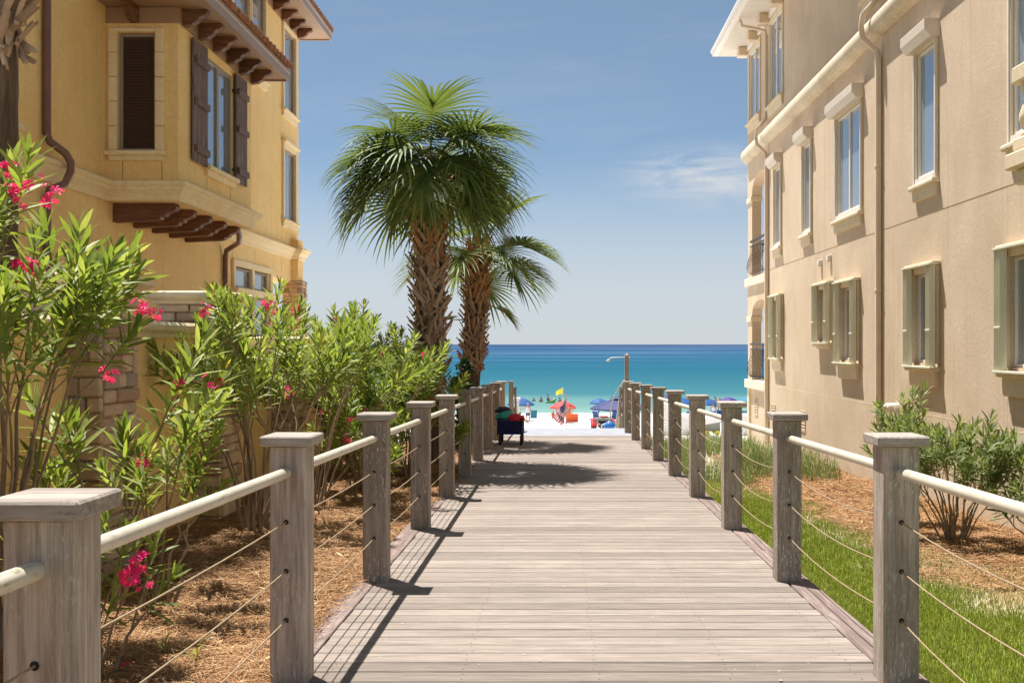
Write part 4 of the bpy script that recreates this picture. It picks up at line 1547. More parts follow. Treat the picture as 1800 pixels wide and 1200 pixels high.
# ------------------------------------------------------------------ garden wall with stone pillars
gw = thing('garden_wall', 'yellow stucco garden wall between stone pillars behind the oleanders', 'wall', (-3.3, 6, -1.5))
WX = -3.14
spans = [(-1.0, 4.14, 0.17), (4.66, 6.40, 0.17), (6.90, 8.66, 0.17), (9.16, 10.95, -0.14), (11.45, 13.2, -0.14)]
for a, b, zt in spans:
    mb = MB()
    mb.box(WX - 0.2, WX, a, b, -2.2, zt)
    s = mb.build('wall_panel', M['yellow'], gw)
    mb = MB()
    cp = [(-0.24, 0.0), (0.03, 0.0), (0.035, 0.03), (0.075, 0.06), (0.08, 0.1), (0.06, 0.125), (-0.29, 0.125), (-0.31, 0.1), (-0.30, 0.06), (-0.26, 0.03)]
    mb.prism(cp, lambda u, v, t: (WX + u, t, zt - 0.12 + v + 0.002), a + 0.01, b - 0.01)
    mb.build('coping', M['capstone'], s)
for k, (yc, zt) in enumerate(((4.4, 0.36), (6.65, 0.36), (8.91, 0.36), (11.2, -0.02), (13.4, -0.02))):
    y0, y1, x0, x1 = yc - 0.25, yc + 0.25, WX - 0.32, WX + 0.2
    mb = MB()
    mb.box(x0, x1, y0, y1, -2.1, zt - 0.01)
    p = mb.build('pillar', M['stone'], gw)
    stone_face(p, lambda a, z, d: (a, y0 - d, z), x0 - 0.02, x1 + 0.02, -1.62, zt - 0.012)
    stone_face(p, lambda a, z, d: (x1 + d, a, z), y0, y1 + 0.02, -1.62, zt - 0.012)
    mb = MB()
    cap_p = [(0.0, 0.0), (0.035, 0.0), (0.05, 0.025), (0.10, 0.05), (0.115, 0.06), (0.115, 0.095), (0.10, 0.105), (0.0, 0.115)]
    path = [(x0, y0), (x0, y1), (x1, y1), (x1, y0), (x0, y0)]
    h0 = len(mb.v)
    mb.sweep([(x0 + 0.2, y0), (x1, y0), (x1, y1), (x0, y1), (x0, y0), (x0 + 0.2, y0)], [(o + 0.0, h) for o, h in cap_p], zt - 0.01)
    mb.box(x0, x1, y0, y1, zt - 0.008, zt + 0.104)
    mb.build('pillar_cap', M['capstone'], p)

# black picket fence further down on the left
bf = thing('picket_fence', 'black metal picket fence behind the oleanders beside the palm', 'fence', (-2.9, 16.2, -1.8))
for z in (-0.12, -0.30, -1.5):
    mb = MB()
    mb.box(-4.4, -2.15, 16.19, 16.22, z - 0.035, z)
    mb.build('fence_rail', M['iron'], bf)
for k in range(23):
    mb = MB()
    x = -4.35 + k * 0.1
    mb.box(x - 0.009, x + 0.009, 16.185, 16.203, -1.75, -0.06)
    mb.build('picket', M['iron'], bf)
for x in (-4.42, -2.12):
    mb = MB()
    mb.cbox(x - 0.03, x + 0.03, 16.17, 16.23, -2.0, 0.0, 0.004)
    mb.build('fence_post', M['iron'], bf)
# ------------------------------------------------------------------ oleanders
def leaf_geo(L, W, curl=0.12, fold=0.25):
    """lance leaf along +x, upper side +z; returns verts, faces"""
    st = [(0.0, 0.12), (0.2, 0.75), (0.48, 1.0), (0.78, 0.72), (1.0, 0.0)]
    vs, fs = [], []
    for t_, w in st[:-1]:
        x, z = L * t_, -curl * L * t_ * t_
        h = W / 2 * w
        vs += [(x, -h, z + fold * h), (x, 0, z), (x, h, z + fold * h)]
    vs.append((L, 0, -curl * L))
    for i in range(3):
        b = i * 3
        fs += [(b, b + 3, b + 4, b + 1), (b + 1, b + 4, b + 5, b + 2)]
    fs += [(9, 12, 10), (10, 12, 11)]
    return vs, fs


def shoot_leaves(rnd, n_wh=8, L=0.26, big=1.0):
    """matrices and sizes of the leaves of one leafy shoot growing along +z"""
    out = []
    ph = rnd.uniform(0, 2)
    for k in range(n_wh):
        u = k / (n_wh - 1)
        z = L * (0.12 + 0.88 * u)
        el = lerp(R(26), R(76), u ** 1.1)
        ll = lerp(0.138, 0.148, u) if u < 0.7 else lerp(0.148, 0.08, (u - 0.7) / 0.3)
        for j in range(3):
            a = ph + k * 1.05 + j * 2 * PI / 3 + rnd.uniform(-0.25, 0.25)
            e = el + rnd.uniform(-0.25, 0.2)
            Mx = Matrix.Translation((0, 0, z + rnd.uniform(-0.008, 0.008))) @ Matrix.Rotation(a, 4, 'Z') @ Matrix.Rotation(-e, 4, 'Y') @ Matrix.Rotation(rnd.uniform(-0.5, 0.5), 4, 'X')
            out.append((Mx, ll * rnd.uniform(0.8, 1.2) * big, 0.021 * rnd.uniform(0.8, 1.15) * big, rnd.uniform(0.02, 0.28)))
    return out


def shoot_mesh(rnd, mat, n_wh=8, L=0.26, big=1.0):
    mb = MB()
    mb.tube([(0, 0, -0.02), (0, 0, L * 0.5), (0, 0, L)], [0.0042, 0.0034, 0.0018], 5, cap=False)
    mb.mi = [1] * len(mb.f)
    for Mx, ll, ww, cu in shoot_leaves(rnd, n_wh, L, big):
        v_, f_ = leaf_geo(ll, ww, cu)
        mb.add([tuple(Mx @ Vector(p)) for p in v_], f_, True)
        mb.mi[-len(f_):] = [0] * len(f_)
    return mb.mesh('leafy_shoot', [mat, M['twig']], recalc=False)


prnd = random.Random(5)
SHOOTS = [shoot_mesh(prnd, M['leaf'], prnd.choice((7, 8, 9)), prnd.uniform(0.2, 0.3)) for _ in range(7)]
SHOOTS_D = [shoot_mesh(prnd, M['leafdark'], prnd.choice((7, 8)), prnd.uniform(0.18, 0.26), 0.95) for _ in range(5)]


def flower_mesh(rnd):
    """a loose head of five-petalled flowers"""
    mb = MB()
    for k in range(rnd.choice((7, 9, 11))):
        c = Vector((rnd.gauss(0, 0.026), rnd.gauss(0, 0.026), rnd.uniform(-0.02, 0.045)))
        nrm = (c + Vector((0, 0, 0.02))).normalized()
        q = nrm.to_track_quat('Z', 'Y').to_matrix().to_4x4()
        s = rnd.uniform(0.014, 0.021)
        a0 = rnd.random() * 6
        Mx = Matrix.Translation(c) @ q
        for j in range(5):
            a = a0 + j * 2 * PI / 5
            pts = [(0, 0, 0)]
            for da, rr, zz in ((-0.5, 0.62, 0.25), (-0.45, 1.0, 0.22), (0.1, 1.15, 0.12), (0.5, 0.85, 0.3)):
                pts.append((s * rr * math.cos(a + da), s * rr * math.sin(a + da), s * zz))
            mb.add([tuple(Mx @ Vector(p)) for p in pts], [(0, 1, 2, 3), (0, 3, 4)])
    return mb.mesh('flower_head', M['petal'], recalc=False)


FLOWERS = [flower_mesh(prnd) for _ in range(5)]


def rot_to(d, spin):
    return Vector(d).normalized().to_track_quat('Z', 'Y').to_matrix().to_4x4() @ Matrix.Rotation(spin, 4, 'Z')


def oleander(x, y, h, n, spread, label, seed, lean=(0, 0), dark=False, scale=1.0, flowers=0.1, per=(3, 5), low=0.0, bare=0.5, group='pink oleanders in the mulch bed', split=0, zg=None, crown=1.0):
    rnd = random.Random(seed)
    zg = ground_z(x, y) if zg is None else zg
    root = thing('oleander', label, 'shrub', (x, y, zg), group)
    sh = SHOOTS_D if dark else SHOOTS
    tips = []
    for k in range(n):
        a = 2 * PI * (k + rnd.uniform(-0.4, 0.4)) / n
        out = spread * math.sqrt(rnd.uniform(0.05, 1.0))
        hh = h * rnd.uniform(0.72, 1.0) * (1.0 - 0.25 * (out / max(spread, 0.01)) ** 2)
        if rnd.random() < low: hh *= rnd.uniform(0.35, 0.6)
        b = Vector((x + 0.10 * math.cos(a) * rnd.uniform(0.3, 1.3), y + 0.10 * math.sin(a) * rnd.uniform(0.3, 1.3), zg - 0.03))
        e = Vector((x + out * math.cos(a) + lean[0] * hh, y + out * math.sin(a) + lean[1] * hh, zg + hh))
        pts = []
        for i in range(7):
            u = i / 6
            p = b.lerp(e, u)
            bow = 0.10 * math.sin(PI * u) * hh
            p += Vector((-math.cos(a) * bow * 0.5, -math.sin(a) * bow * 0.5, bow * 0.4))
            p += Vector((rnd.gauss(0, 0.016), rnd.gauss(0, 0.016), 0)) * (1 if 0 < i < 6 else 0)
            pts.append(p)
        mb = MB()
        r0 = rnd.uniform(0.008, 0.015) * (0.7 + 0.3 * h)
        mb.tube(pts, [lerp(r0, 0.0045, i / 6) for i in range(7)], 6, cap=False)
        # twigs fork from the upper part
        for q in range(rnd.randint(*per)):
            u = lerp(bare, 0.97, rnd.random() ** 0.8)
            f = u * 6
            i = min(5, int(f))
            p = pts[i].lerp(pts[i + 1], f - i)
            dirn = (pts[i + 1] - pts[i]).normalized()
            aa = rnd.uniform(0, 2 * PI)
            d = (dirn * 0.8 + Vector((math.cos(aa), math.sin(aa), 0)) * rnd.uniform(0.35, 0.8) * crown + Vector((math.cos(a), math.sin(a), 0)) * 0.2 + Vector((0, 0, 0.45))).normalized()
            L = rnd.uniform(0.08, 0.24) * (0.6 + 0.4 * h)
            p2 = p + d * L
            mb.tube([p, p + d * L * 0.5 + Vector((0, 0, 0.01)), p2], [0.005, 0.004, 0.0035], 5, cap=False)
            tips.append((p2, (d + Vector((0, 0, 0.25))).normalized()))
        tips.append((pts[-1], (pts[-1] - pts[-2]).normalized()))
        st = mb.build('stem', M['stem'], root, recalc=False)
    tips.sort(key=lambda t_: t_[0].y)
    for i, (p, d) in enumerate(tips):
        s = scale * rnd.uniform(0.8, 1.2)
        Mx = Matrix.Translation(p) @ rot_to(d, rnd.uniform(0, 6.28)) @ Matrix.Scale(s, 4)
        if i < split:
            lm = Mx
            base = None
            for (Ml, ll, ww, cu) in shoot_leaves(rnd, 8, 0.25):
                o = inst('leaf', LEAF_ME[rnd.randrange(3)], root, mat4=lm @ Ml @ Matrix.Diagonal((ll / 0.12, ww / 0.02, 1, 1)))
            continue
        inst('leafy_shoot', sh[rnd.randrange(len(sh))], root, mat4=Mx)
        if rnd.random() < flowers:
            inst('flower_head', FLOWERS[rnd.randrange(5)], root, mat4=Matrix.Translation(p + d * 0.25 * s) @ rot_to(d, rnd.uniform(0, 6)) @ Matrix.Scale(rnd.uniform(0.8, 1.15), 4))
    return root


def extra_shoots(root, places, rnd, flower=False, dark=False):
    """shoots (and flower heads) at given places on a bush: (x, y, z, dx, dy, dz, scale)"""
    for (x, y, z, dx, dy, dz, s) in places:
        Mx = Matrix.Translation((x, y, z)) @ rot_to((dx, dy, dz), rnd.uniform(0, 6)) @ Matrix.Scale(s, 4)
        inst('leafy_shoot', (SHOOTS_D if dark else SHOOTS)[rnd.randrange(5)], root, mat4=Mx)


LEAF_ME = []
for k in range(3):
    mb = MB()
    v_, f_ = leaf_geo(0.12, 0.02, 0.05 + 0.09 * k)
    mb.add(v_, f_, True)
    LEAF_ME.append(mb.mesh('leaf', M['leaf'], recalc=False))

b1 = oleander(-2.66, 4.75, 2.1, 13, 0.40, 'tallest pink oleander at the left edge of the photo behind the nearest post', 21, (0.0, 0.02), flowers=0.08, per=(3, 5), bare=0.68, split=11, low=0.06, scale=1.25)
b2 = oleander(-2.52, 5.6, 1.42, 6, 0.40, 'open oleander leaning right in front of the yellow garden wall', 22, (0.24, 0.0), flowers=0.06, per=(1, 3), bare=0.7, low=0.15, crown=0.8, scale=1.3)
b3 = oleander(-2.42, 7.95, 1.62, 16, 0.58, 'oleander with a thick clump of bare stems beside the second post', 23, flowers=0.06, per=(2, 3), bare=0.78, low=0.05, scale=1.15)
b4 = oleander(-2.35, 9.55, 1.72, 18, 0.75, 'bushy oleander with pink flowers between the stone pillars and third post', 24, flowers=0.06, per=(3, 4), bare=0.70, low=0.08, scale=1.15)
b5 = oleander(-2.15, 11.1, 1.85, 18, 0.75, 'pale green oleander rising above the sea horizon left of the palms', 25, flowers=0.06, per=(6, 8), bare=0.4, low=0.2)
b6 = oleander(-2.6, 12.6, 2.0, 16, 0.7, 'oleander at the far end of the row in front of the picket fence', 26, flowers=0.03, per=(6, 8), bare=0.4)
b7 = oleander(-1.75, 11.9, 1.3, 12, 0.5, 'low oleander spreading in front of the large palm trunk', 27, flowers=0.03, per=(5, 7), bare=0.35, low=0.3)
b8 = oleander(-1.95, 10.1, 0.95, 8, 0.4, 'small oleander with pink flowers behind the third and fourth posts', 28, flowers=0.04, per=(3, 5), bare=0.3, low=0.3)
# low sprout beside the nearest post, with its bright flower head
b9 = oleander(-1.98, 4.3, 0.68, 4, 0.26, 'low oleander sprout with a bright pink flower head by the nearest post', 29, (0.1, 0), dark=False, flowers=0.0, per=(1, 2), bare=0.4, low=0.3)
p = at(236, 1004, 4.15)
for d in ((0, 0, 0), (0.02, 0.03, 0.035), (-0.03, 0.01, -0.02), (0.015, -0.02, -0.035)):
    inst('flower_head', FLOWERS[int(abs(d[0]) * 100) % 5], b9, mat4=Matrix.Translation(p + Vector(d)) @ rot_to((0.3, -0.8, 0.4), d[2] * 50) @ Matrix.Scale(0.9, 4))
m2 = MB()
m2.tube([(-1.98, 4.3, ground_z(-1.98, 4.3)), (-1.9, 4.25, -1.2), tuple(p)], [0.006, 0.005, 0.003], 5, cap=False)
m2.build('stem', M['stem'], b9, recalc=False)
b10 = oleander(-2.2, 5.5, 0.82, 4, 0.25, 'small oleander with upright leaves in front of the second stone pillar', 30, (0.12, 0), flowers=0.03, per=(1, 2), bare=0.55)

# flowers placed where the photograph shows them
for root, spots in ((b1, [(12, 298, 4.6), (38, 330, 4.5), (30, 345, 4.4), (95, 345, 4.9), (42, 465, 4.7), (62, 472, 4.7)]),
                    (b2, [(192, 500, 5.6), (248, 540, 5.6), (260, 550, 5.5), (192, 655, 5.6)]),
                    (b3, [(365, 545, 7.7), (340, 738, 7.4), (470, 540, 8.0)]),
                    (b4, [(485, 541, 9.3), (475, 577, 9.2), (480, 592, 9.1), (506, 686, 8.9)]),
                    (b5, [(548, 610, 10.7), (533, 597, 10.7), (585, 600, 10.8)]),
                    (b8, [(617, 742, 9.8), (612, 770, 9.8)])):
    for px, py, Y in spots:
        inst('flower_head', FLOWERS[px % 5], root, mat4=Matrix.Translation(at(px, py, Y)) @ rot_to((0.1, -0.7, 0.5), px) @ Matrix.Scale(1.1, 4))

# seedlings in the straw
for k, (px, py, Y, lab) in enumerate(((290, 1140, 4.55, 'tiny green seedling in the pine straw by the second post'), (345, 1165, 4.4, 'smallest grassy seedling in the pine straw near the photo bottom'))):
    q = at(px, py, Y)
    zg = ground_z(q.x, q.y)
    r_ = thing('seedling', lab, 'seedling', (q.x, q.y, zg))
    for j in range(7):
        a = j * 0.95 + k
        o = inst('leaf', LEAF_ME[j % 3], r_, mat4=Matrix.Translation((q.x, q.y, zg + 0.015 * j)) @ Matrix.Rotation(a, 4, 'Z') @ Matrix.Rotation(-0.5 - 0.08 * j, 4, 'Y') @ Matrix.Scale(0.62, 4))
    m2 = MB()
    m2.tube([(q.x, q.y, zg - 0.02), (q.x + 0.005, q.y, zg + 0.11)], 0.0025, 5)
    m2.build('stem', M['twig'], r_)
q = at(215, 1112, 4.35)
tag(inst('fallen_flower', FLOWERS[1], None, (q.x, q.y, ground_z(q.x, q.y) + 0.03), scale=0.6), 'fallen crimson flower lying on the pine straw', 'flower')

# right hand oleanders against the tan wall
gr = 'oleanders against the tan wall'
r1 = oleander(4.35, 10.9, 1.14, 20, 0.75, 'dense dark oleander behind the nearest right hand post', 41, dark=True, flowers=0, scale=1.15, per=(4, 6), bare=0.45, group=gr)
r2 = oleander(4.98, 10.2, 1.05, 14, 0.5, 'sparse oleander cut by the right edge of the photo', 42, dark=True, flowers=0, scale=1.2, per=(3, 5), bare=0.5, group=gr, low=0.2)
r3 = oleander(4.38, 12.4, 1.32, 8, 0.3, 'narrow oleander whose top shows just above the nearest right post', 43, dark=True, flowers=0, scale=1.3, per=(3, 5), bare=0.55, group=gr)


# ------------------------------------------------------------------ palms
def frond_mesh(rnd, base, az, el, pet=0.55, fan=0.72, nseg=38, sag=1.0):
    """costapalmate fan leaf grown in place: stalk, arching midrib, folded drooping segments"""
    mb = MB()
    d = Vector((math.cos(az) * math.cos(el), math.sin(az) * math.cos(el), math.sin(el)))
    p = Vector(base)
    pts = [p.copy()]
    for i in range(5):
        d = (d + Vector((0, 0, -0.05 * sag))).normalized()
        p = p + d * pet / 5
        pts.append(p.copy())
    mb.tube(pts, [0.022, 0.017, 0.014, 0.012, 0.011, 0.009], 6, cap=False)
    npf = len(mb.f)
    # midrib
    rib, dirs = [p.copy()], [d.copy()]
    for i in range(6):
        d = (d + Vector((0, 0, -0.13 * sag))).normalized()
        p = p + d * 0.40 * fan / 6
        rib.append(p.copy())
        dirs.append(d.copy())
    side0 = d.cross(Vector((0, 0, 1)))
    if side0.length < 0.05: side0 = Vector((math.sin(az), -math.cos(az), 0))
    side0.normalize()
    for k in range(nseg):
        u = (k + 0.5) / nseg * 2 - 1          # -1..1 round the fan
        s = 1 if u > 0 else -1
        au = abs(u)                            # 0 tip, 1 base
        f = (1 - au) ** 0.9 * 6
        i = min(5, int(f))
        o = rib[i].lerp(rib[i + 1], f - i)
        dr = dirs[i].lerp(dirs[i + 1], f - i).normalized()
        nr = side0.cross(dr).normalized()
        ang = au ** 0.85 * R(128)
        dd = (dr * math.cos(ang) + side0 * s * math.sin(ang) + nr * (0.32 * math.sin(ang))).normalized()
        L = fan * (0.98 - 0.38 * au ** 2) * rnd.uniform(0.9, 1.08)
        w0 = 0.017 + 0.008 * (1 - au)
        wd = (nr * 0.75 + dr.cross(dd) * 0.4).normalized()
        wd = dd.cross(nr).normalized()
        q = o.copy()
        vs = []
        n = 7
        droop = rnd.uniform(0.7, 1.7) * sag * (0.75 if el > 0.6 else 1.15)
        for j in range(n):
            t_ = j / (n - 1)
            w = w0 * (0.55 + 1.1 * t_ if t_ < 0.35 else max(0.04, 1.0 - (t_ - 0.35) / 0.65) ** 0.8)
            vs += [q - wd * w + nr * w * 0.5, q, q + wd * w + nr * w * 0.5]
            g = 0.02 if t_ < 0.4 else 0.42 * (t_ - 0.3) * droop
            dd = (dd + Vector((0, 0, -g)) + Vector((rnd.gauss(0, 0.02), rnd.gauss(0, 0.02), 0))).normalized()
            q = q + dd * L / (n - 1)
        fs = []
        for j in range(n - 1):
            b = j * 3
            fs += [(b, b + 3, b + 4, b + 1), (b + 1, b + 4, b + 5, b + 2)]
        mb.add(vs, fs, True)
    mb.mi = [1] * npf + [0] * (len(mb.f) - npf)
    return mb


def boot_mesh(rnd, mat):
    """split stub of an old leaf: a blade with two legs clasping the trunk; +z up the trunk, +x outwards"""
    mb = MB()
    L = rnd.uniform(0.17, 0.25)
    o = rnd.uniform(0.32, 0.6)
    w = rnd.uniform(0.022, 0.03)
    P = [(0.0, 0.0), (L * o * 0.5, L * 0.55), (L * o * 1.05, L)]
    vs = []
    for k, (x, z) in enumerate(P):
        ww = w * (1.0, 0.95, 0.72)[k]
        th = 0.010
        vs += [(x, -ww, z), (x + th, -ww * 0.3, z - th * 0.4), (x + th, ww * 0.3, z - th * 0.4), (x, ww, z)]
    fs = []
    for k in range(2):
        for j in range(3):
            fs.append((k * 4 + j, k * 4 + j + 1, k * 4 + 5 + j, k * 4 + 4 + j))
        fs.append((k * 4 + 3, k * 4, k * 4 + 4, k * 4 + 7))
    fs.append((8, 9, 10, 11))
    mb.add(vs, fs)
    for s in (-1, 1):
        a, b = Vector((0.002, s * w * 0.4, 0.03)), Vector((-0.012, s * (w + 0.075), -0.13))
        n = (b - a).normalized()
        sd = n.cross(Vector((1, 0, 0))).normalized()
        vs = []
        for q, ww in ((a, 0.02), (b, 0.013)):
            for x, y in ((-0.01, -1), (0.012, -0.5), (0.012, 0.5), (-0.01, 1)):
                vs.append(q + sd * ww * y + Vector((x, 0, 0)))
        mb.add(vs, [(0, 1, 5, 4), (1, 2, 6, 5), (2, 3, 7, 6), (3, 0, 4, 7), (4, 5, 6, 7), (0, 3, 2, 1)])
    return mb.mesh('leaf_base', mat)


brnd = random.Random(3)
BOOT = [boot_mesh(brnd, M['boot']) for _ in range(5)]
BOOTN = [boot_mesh(brnd, M['bootnew']) for _ in range(4)]


def palm(label, x, y, ztop, r_core, boots_from, n_fr, fan, pet, seed, lean=(0, 0), bare_r=None, rows_dz=0.088, per_row=9, fresh=0.75, elr=(-50, 80), boots_to=None, extra=(), azr=None, sag=1.0, scale_b=1.0):
    rnd = random.Random(seed)
    zg = ground_z(x, y)
    root = thing('palm_tree', label, 'palm tree', (x, y, zg), 'palm trees')
    H = ztop - zg
    mb = MB()
    NS, NC = 44, 18
    vs, fs = [], []
    for i in range(NS + 1):
        u = i / NS
        z = zg - 0.1 + (H + 0.1) * u
        rr = r_core if z > boots_from else (bare_r or r_core)
        rr *= 1.0 + 0.12 * max(0, 0.25 - u) * 4
        if u > 0.93: rr *= lerp(1, 0.6, (u - 0.93) / 0.07)
        for j in range(NC):
            a = 2 * PI * j / NC
            k = 1 + 0.07 * mnoise.noise(Vector((math.cos(a) * 2, math.sin(a) * 2, z * 5)))
            vs.append((x + lean[0] * u * H + rr * k * math.cos(a), y + lean[1] * u * H + rr * k * math.sin(a), z))
    for i in range(NS):
        for j in range(NC):
            fs.append((i * NC + j, i * NC + (j + 1) % NC, (i + 1) * NC + (j + 1) % NC, (i + 1) * NC + j))
    fs.append(list(range(NS * NC, NS * NC + NC)))
    mb.add(vs, fs, True)
    mb.build('trunk', M['palmtrunk'], root)
    zt = boots_to or ztop
    nrow = int((zt - boots_from) / rows_dz)
    cnt = 0
    for i in range(nrow):
        z = boots_from + i * rows_dz
        u = (z - zg) / H
        for j in range(per_row):
            if cnt >= 295: break
            a = 2 * PI * (j + 0.5 * (i % 2)) / per_row + rnd.uniform(-0.12, 0.12)
            new = z > zg + H * fresh + rnd.uniform(-0.25, 0.2)
            me_ = (BOOTN if new else BOOT)[rnd.randrange(4)]
            Mx = Matrix.Translation((x + lean[0] * u * H + r_core * 0.98 * math.cos(a), y + lean[1] * u * H + r_core * 0.98 * math.sin(a), z + rnd.uniform(-0.03, 0.03)))
            Mx = Mx @ Matrix.Rotation(a, 4, 'Z') @ Matrix.Rotation(rnd.choice((-1, 1)) * rnd.uniform(0.2, 0.62), 4, 'X') @ Matrix.Scale(rnd.uniform(0.8, 1.25) * scale_b, 4)
            inst('leaf_base', me_, root, mat4=Mx)
            cnt += 1
    # crown
    tx, ty = x + lean[0] * H, y + lean[1] * H
    ga = 2.39996
    for k in range(n_fr):
        u = k / max(1, n_fr - 1)
        el = R(lerp(elr[1], elr[0], u ** 0.85)) + rnd.uniform(-0.28, 0.28)
        az = k * ga + rnd.uniform(-0.3, 0.3)
        if azr is not None: az = azr[0] + (azr[1] - azr[0]) * ((k * 0.618) % 1.0)
        f = frond_mesh(rnd, (tx + 0.06 * math.cos(az), ty + 0.06 * math.sin(az), ztop - 0.12 - 0.25 * u), az, el, pet * rnd.uniform(0.85, 1.12), fan * rnd.uniform(0.9, 1.08), sag=sag)
        f.build('frond', [M['frond'], M['petiole']], root, recalc=False)
    for (az, el, pt, fn, z0, *sg_) in extra:
        f = frond_mesh(rnd, (tx, ty, z0), R(az), R(el), pt, fn, sag=sg_[0] if sg_ else sag)
        f.build('frond', [M['frond'], M['petiole']], root, recalc=False)
    return root


palm('large palm with shaggy criss cross trunk and full drooping crown', -1.76, 13.7, 2.62, 0.185, -0.62, 42, 0.88, 0.50, 61, (0.002, 0), bare_r=0.15, elr=(0, 56), sag=1.25, fresh=0.68,
     extra=((188, 10, 0.86, 0.66, 2.2, 1.9), (-20, -22, 0.45, 0.6, 2.25), (-80, -25, 0.4, 0.6, 2.3), (120, -20, 0.4, 0.6, 2.3)))
palm('smaller palm standing behind the large palm trunk', -1.56, 17.5, 1.88, 0.165, -0.35, 20, 0.80, 0.58, 62, (0.05, 0), bare_r=0.14, elr=(-20, 75), fresh=0.7, sag=0.75,
     extra=((5, 6, 0.62, 0.72, 1.45), (-20, 22, 0.6, 0.75, 1.55), (15, -15, 0.4, 0.4, 0.75), (185, 10, 0.5, 0.55, 0.4)))
palm('palm trunk cut by the top left corner of the photo', -4.80, 8.5, 4.6, 0.17, 2.55, 12, 0.7, 0.55, 63, bare_r=0.175, elr=(10, 85), fresh=0.85, per_row=7, boots_to=4.4, scale_b=1.5)

# dark upright shrub beside the smaller palm
sx, sy = -1.50, 15.6
sg = ground_z(sx, sy)
sh_ = thing('evergreen_shrub', 'dark green upright evergreen shrub at the foot of the palms', 'shrub', (sx, sy, sg))
srnd = random.Random(9)
mb = MB()
for k in range(6):
    a = k * 1.1
    mb.tube([(sx, sy, sg - 0.05), (sx + 0.06 * math.cos(a), sy + 0.06 * math.sin(a), sg + 0.6), (sx + 0.13 * math.cos(a), sy + 0.13 * math.sin(a), sg + 1.3)], [0.016, 0.011, 0.005], 5, cap=False)
mb.build('stem', M['stem'], sh_, recalc=False)
cl = MB()
for k in range(46):
    d = Vector((srnd.gauss(0, 1), srnd.gauss(0, 1), srnd.gauss(0, 1))).normalized()
    v_, f_ = leaf_geo(srnd.uniform(0.05, 0.085), 0.02, 0.1)
    Mx = rot_to(d, srnd.uniform(0, 6)) @ Matrix.Rotation(-PI / 2, 4, 'Y')
    cl.add([tuple(Mx @ Vector(q) + d * 0.02) for q in v_], f_, True)
clm = cl.mesh('leaf_clump', M['conifer'], recalc=False)
for k in range(95):
    u = srnd.random()
    z = sg + 0.18 + 1.32 * u
    rr = 0.24 * math.sin(PI * min(1, 0.15 + 0.82 * u)) ** 0.6 * math.sqrt(srnd.random()) * srnd.uniform(0.7, 1.15)
    a = srnd.uniform(0, 6.28)
    inst('leaf_clump', clm, sh_, (sx + rr * math.cos(a), sy + rr * math.sin(a), z), (srnd.uniform(0, 6), srnd.uniform(0, 6), srnd.uniform(0, 6)), srnd.uniform(0.7, 1.25))
# ------------------------------------------------------------------ ground cover: straw, lawn, dune grass
def gz_arr(X, Y):
    return np.array([ground_z(a, b) for a, b in zip(X, Y)])


def needles(name, X, Y, L, W, mat, lift=0.035, label=''):
    n = len(X)
    Z = gz_arr(X, Y)
    a = rng.uniform(0, 2 * PI, n)
    dx, dy = np.cos(a), np.sin(a)
    cv = rng.normal(0, 0.22, n)
    dz = rng.normal(0.0, 0.16, n)
    z0 = Z + rng.uniform(0.002, lift, n)
    V = np.zeros((n, 6, 3))
    for k, s in enumerate((-0.5, 0.0, 0.5)):
        cx = X + dx * L * s - dy * cv * L * (0.25 - s * s)
        cyy = Y + dy * L * s + dx * cv * L * (0.25 - s * s)
        cz = np.maximum(z0 + dz * L * s + 0.02 * (0.25 - s * s), Z + 0.001)
        V[:, 2 * k] = np.stack([cx - dy * W / 2, cyy + dx * W / 2, cz + W * 0.3], 1)
        V[:, 2 * k + 1] = np.stack([cx + dy * W / 2, cyy - dx * W / 2, cz], 1)
    b = (np.arange(n) * 6)[:, None]
    F = np.concatenate([b + np.array([[0, 1, 3, 2]]), b + np.array([[2, 3, 5, 4]])], 0)
    o = inst(name, arr_mesh(name, V.reshape(-1, 3), F, mat))
    return tag(o, label, None, None, 'stuff')


n = 170000
Yn = 2.6 + 14.5 * rng.random(n) ** 1.9
Xn = rng.uniform(-3.12, -1.22, n)
Wn = 0.0010 + 0.00026 * Yn * rng.uniform(0.7, 1.2, n)
needles('pine_straw', Xn, Yn, rng.uniform(0.08, 0.2, n), Wn, M['needle'], 0.05, 'brown pine straw mulch covering the bed left of the boardwalk')
# stray needles on the left border board
n = 420
Yn = 3.5 + 7 * rng.random(n)
Xn = -1.27 + 0.16 * rng.random(n) ** 2.0
Zs = np.array([deckz(y) for y in Yn])
o = needles('stray_needles', Xn, Yn, rng.uniform(0.06, 0.14, n), np.full(n, 0.003), M['needle'], 0.004, 'loose pine needles lying on the left border board')
o.location.z = 0.046
n = 80000
Yn = 8.5 + 14 * rng.random(n) ** 1.2
Xn = rng.uniform(3.3, 5.48, n)
keep = np.array([zone(a, b)[0] + 0.0 for a, b in zip(Xn, Yn)]) > rng.random(n) * 0.8
Xn, Yn = Xn[keep], Yn[keep]
needles('wall_straw', Xn, Yn, rng.uniform(0.08, 0.18, len(Xn)), 0.0015 + 0.00027 * Yn, M['needle'], 0.05, 'orange pine straw strip along the foot of the tan wall')


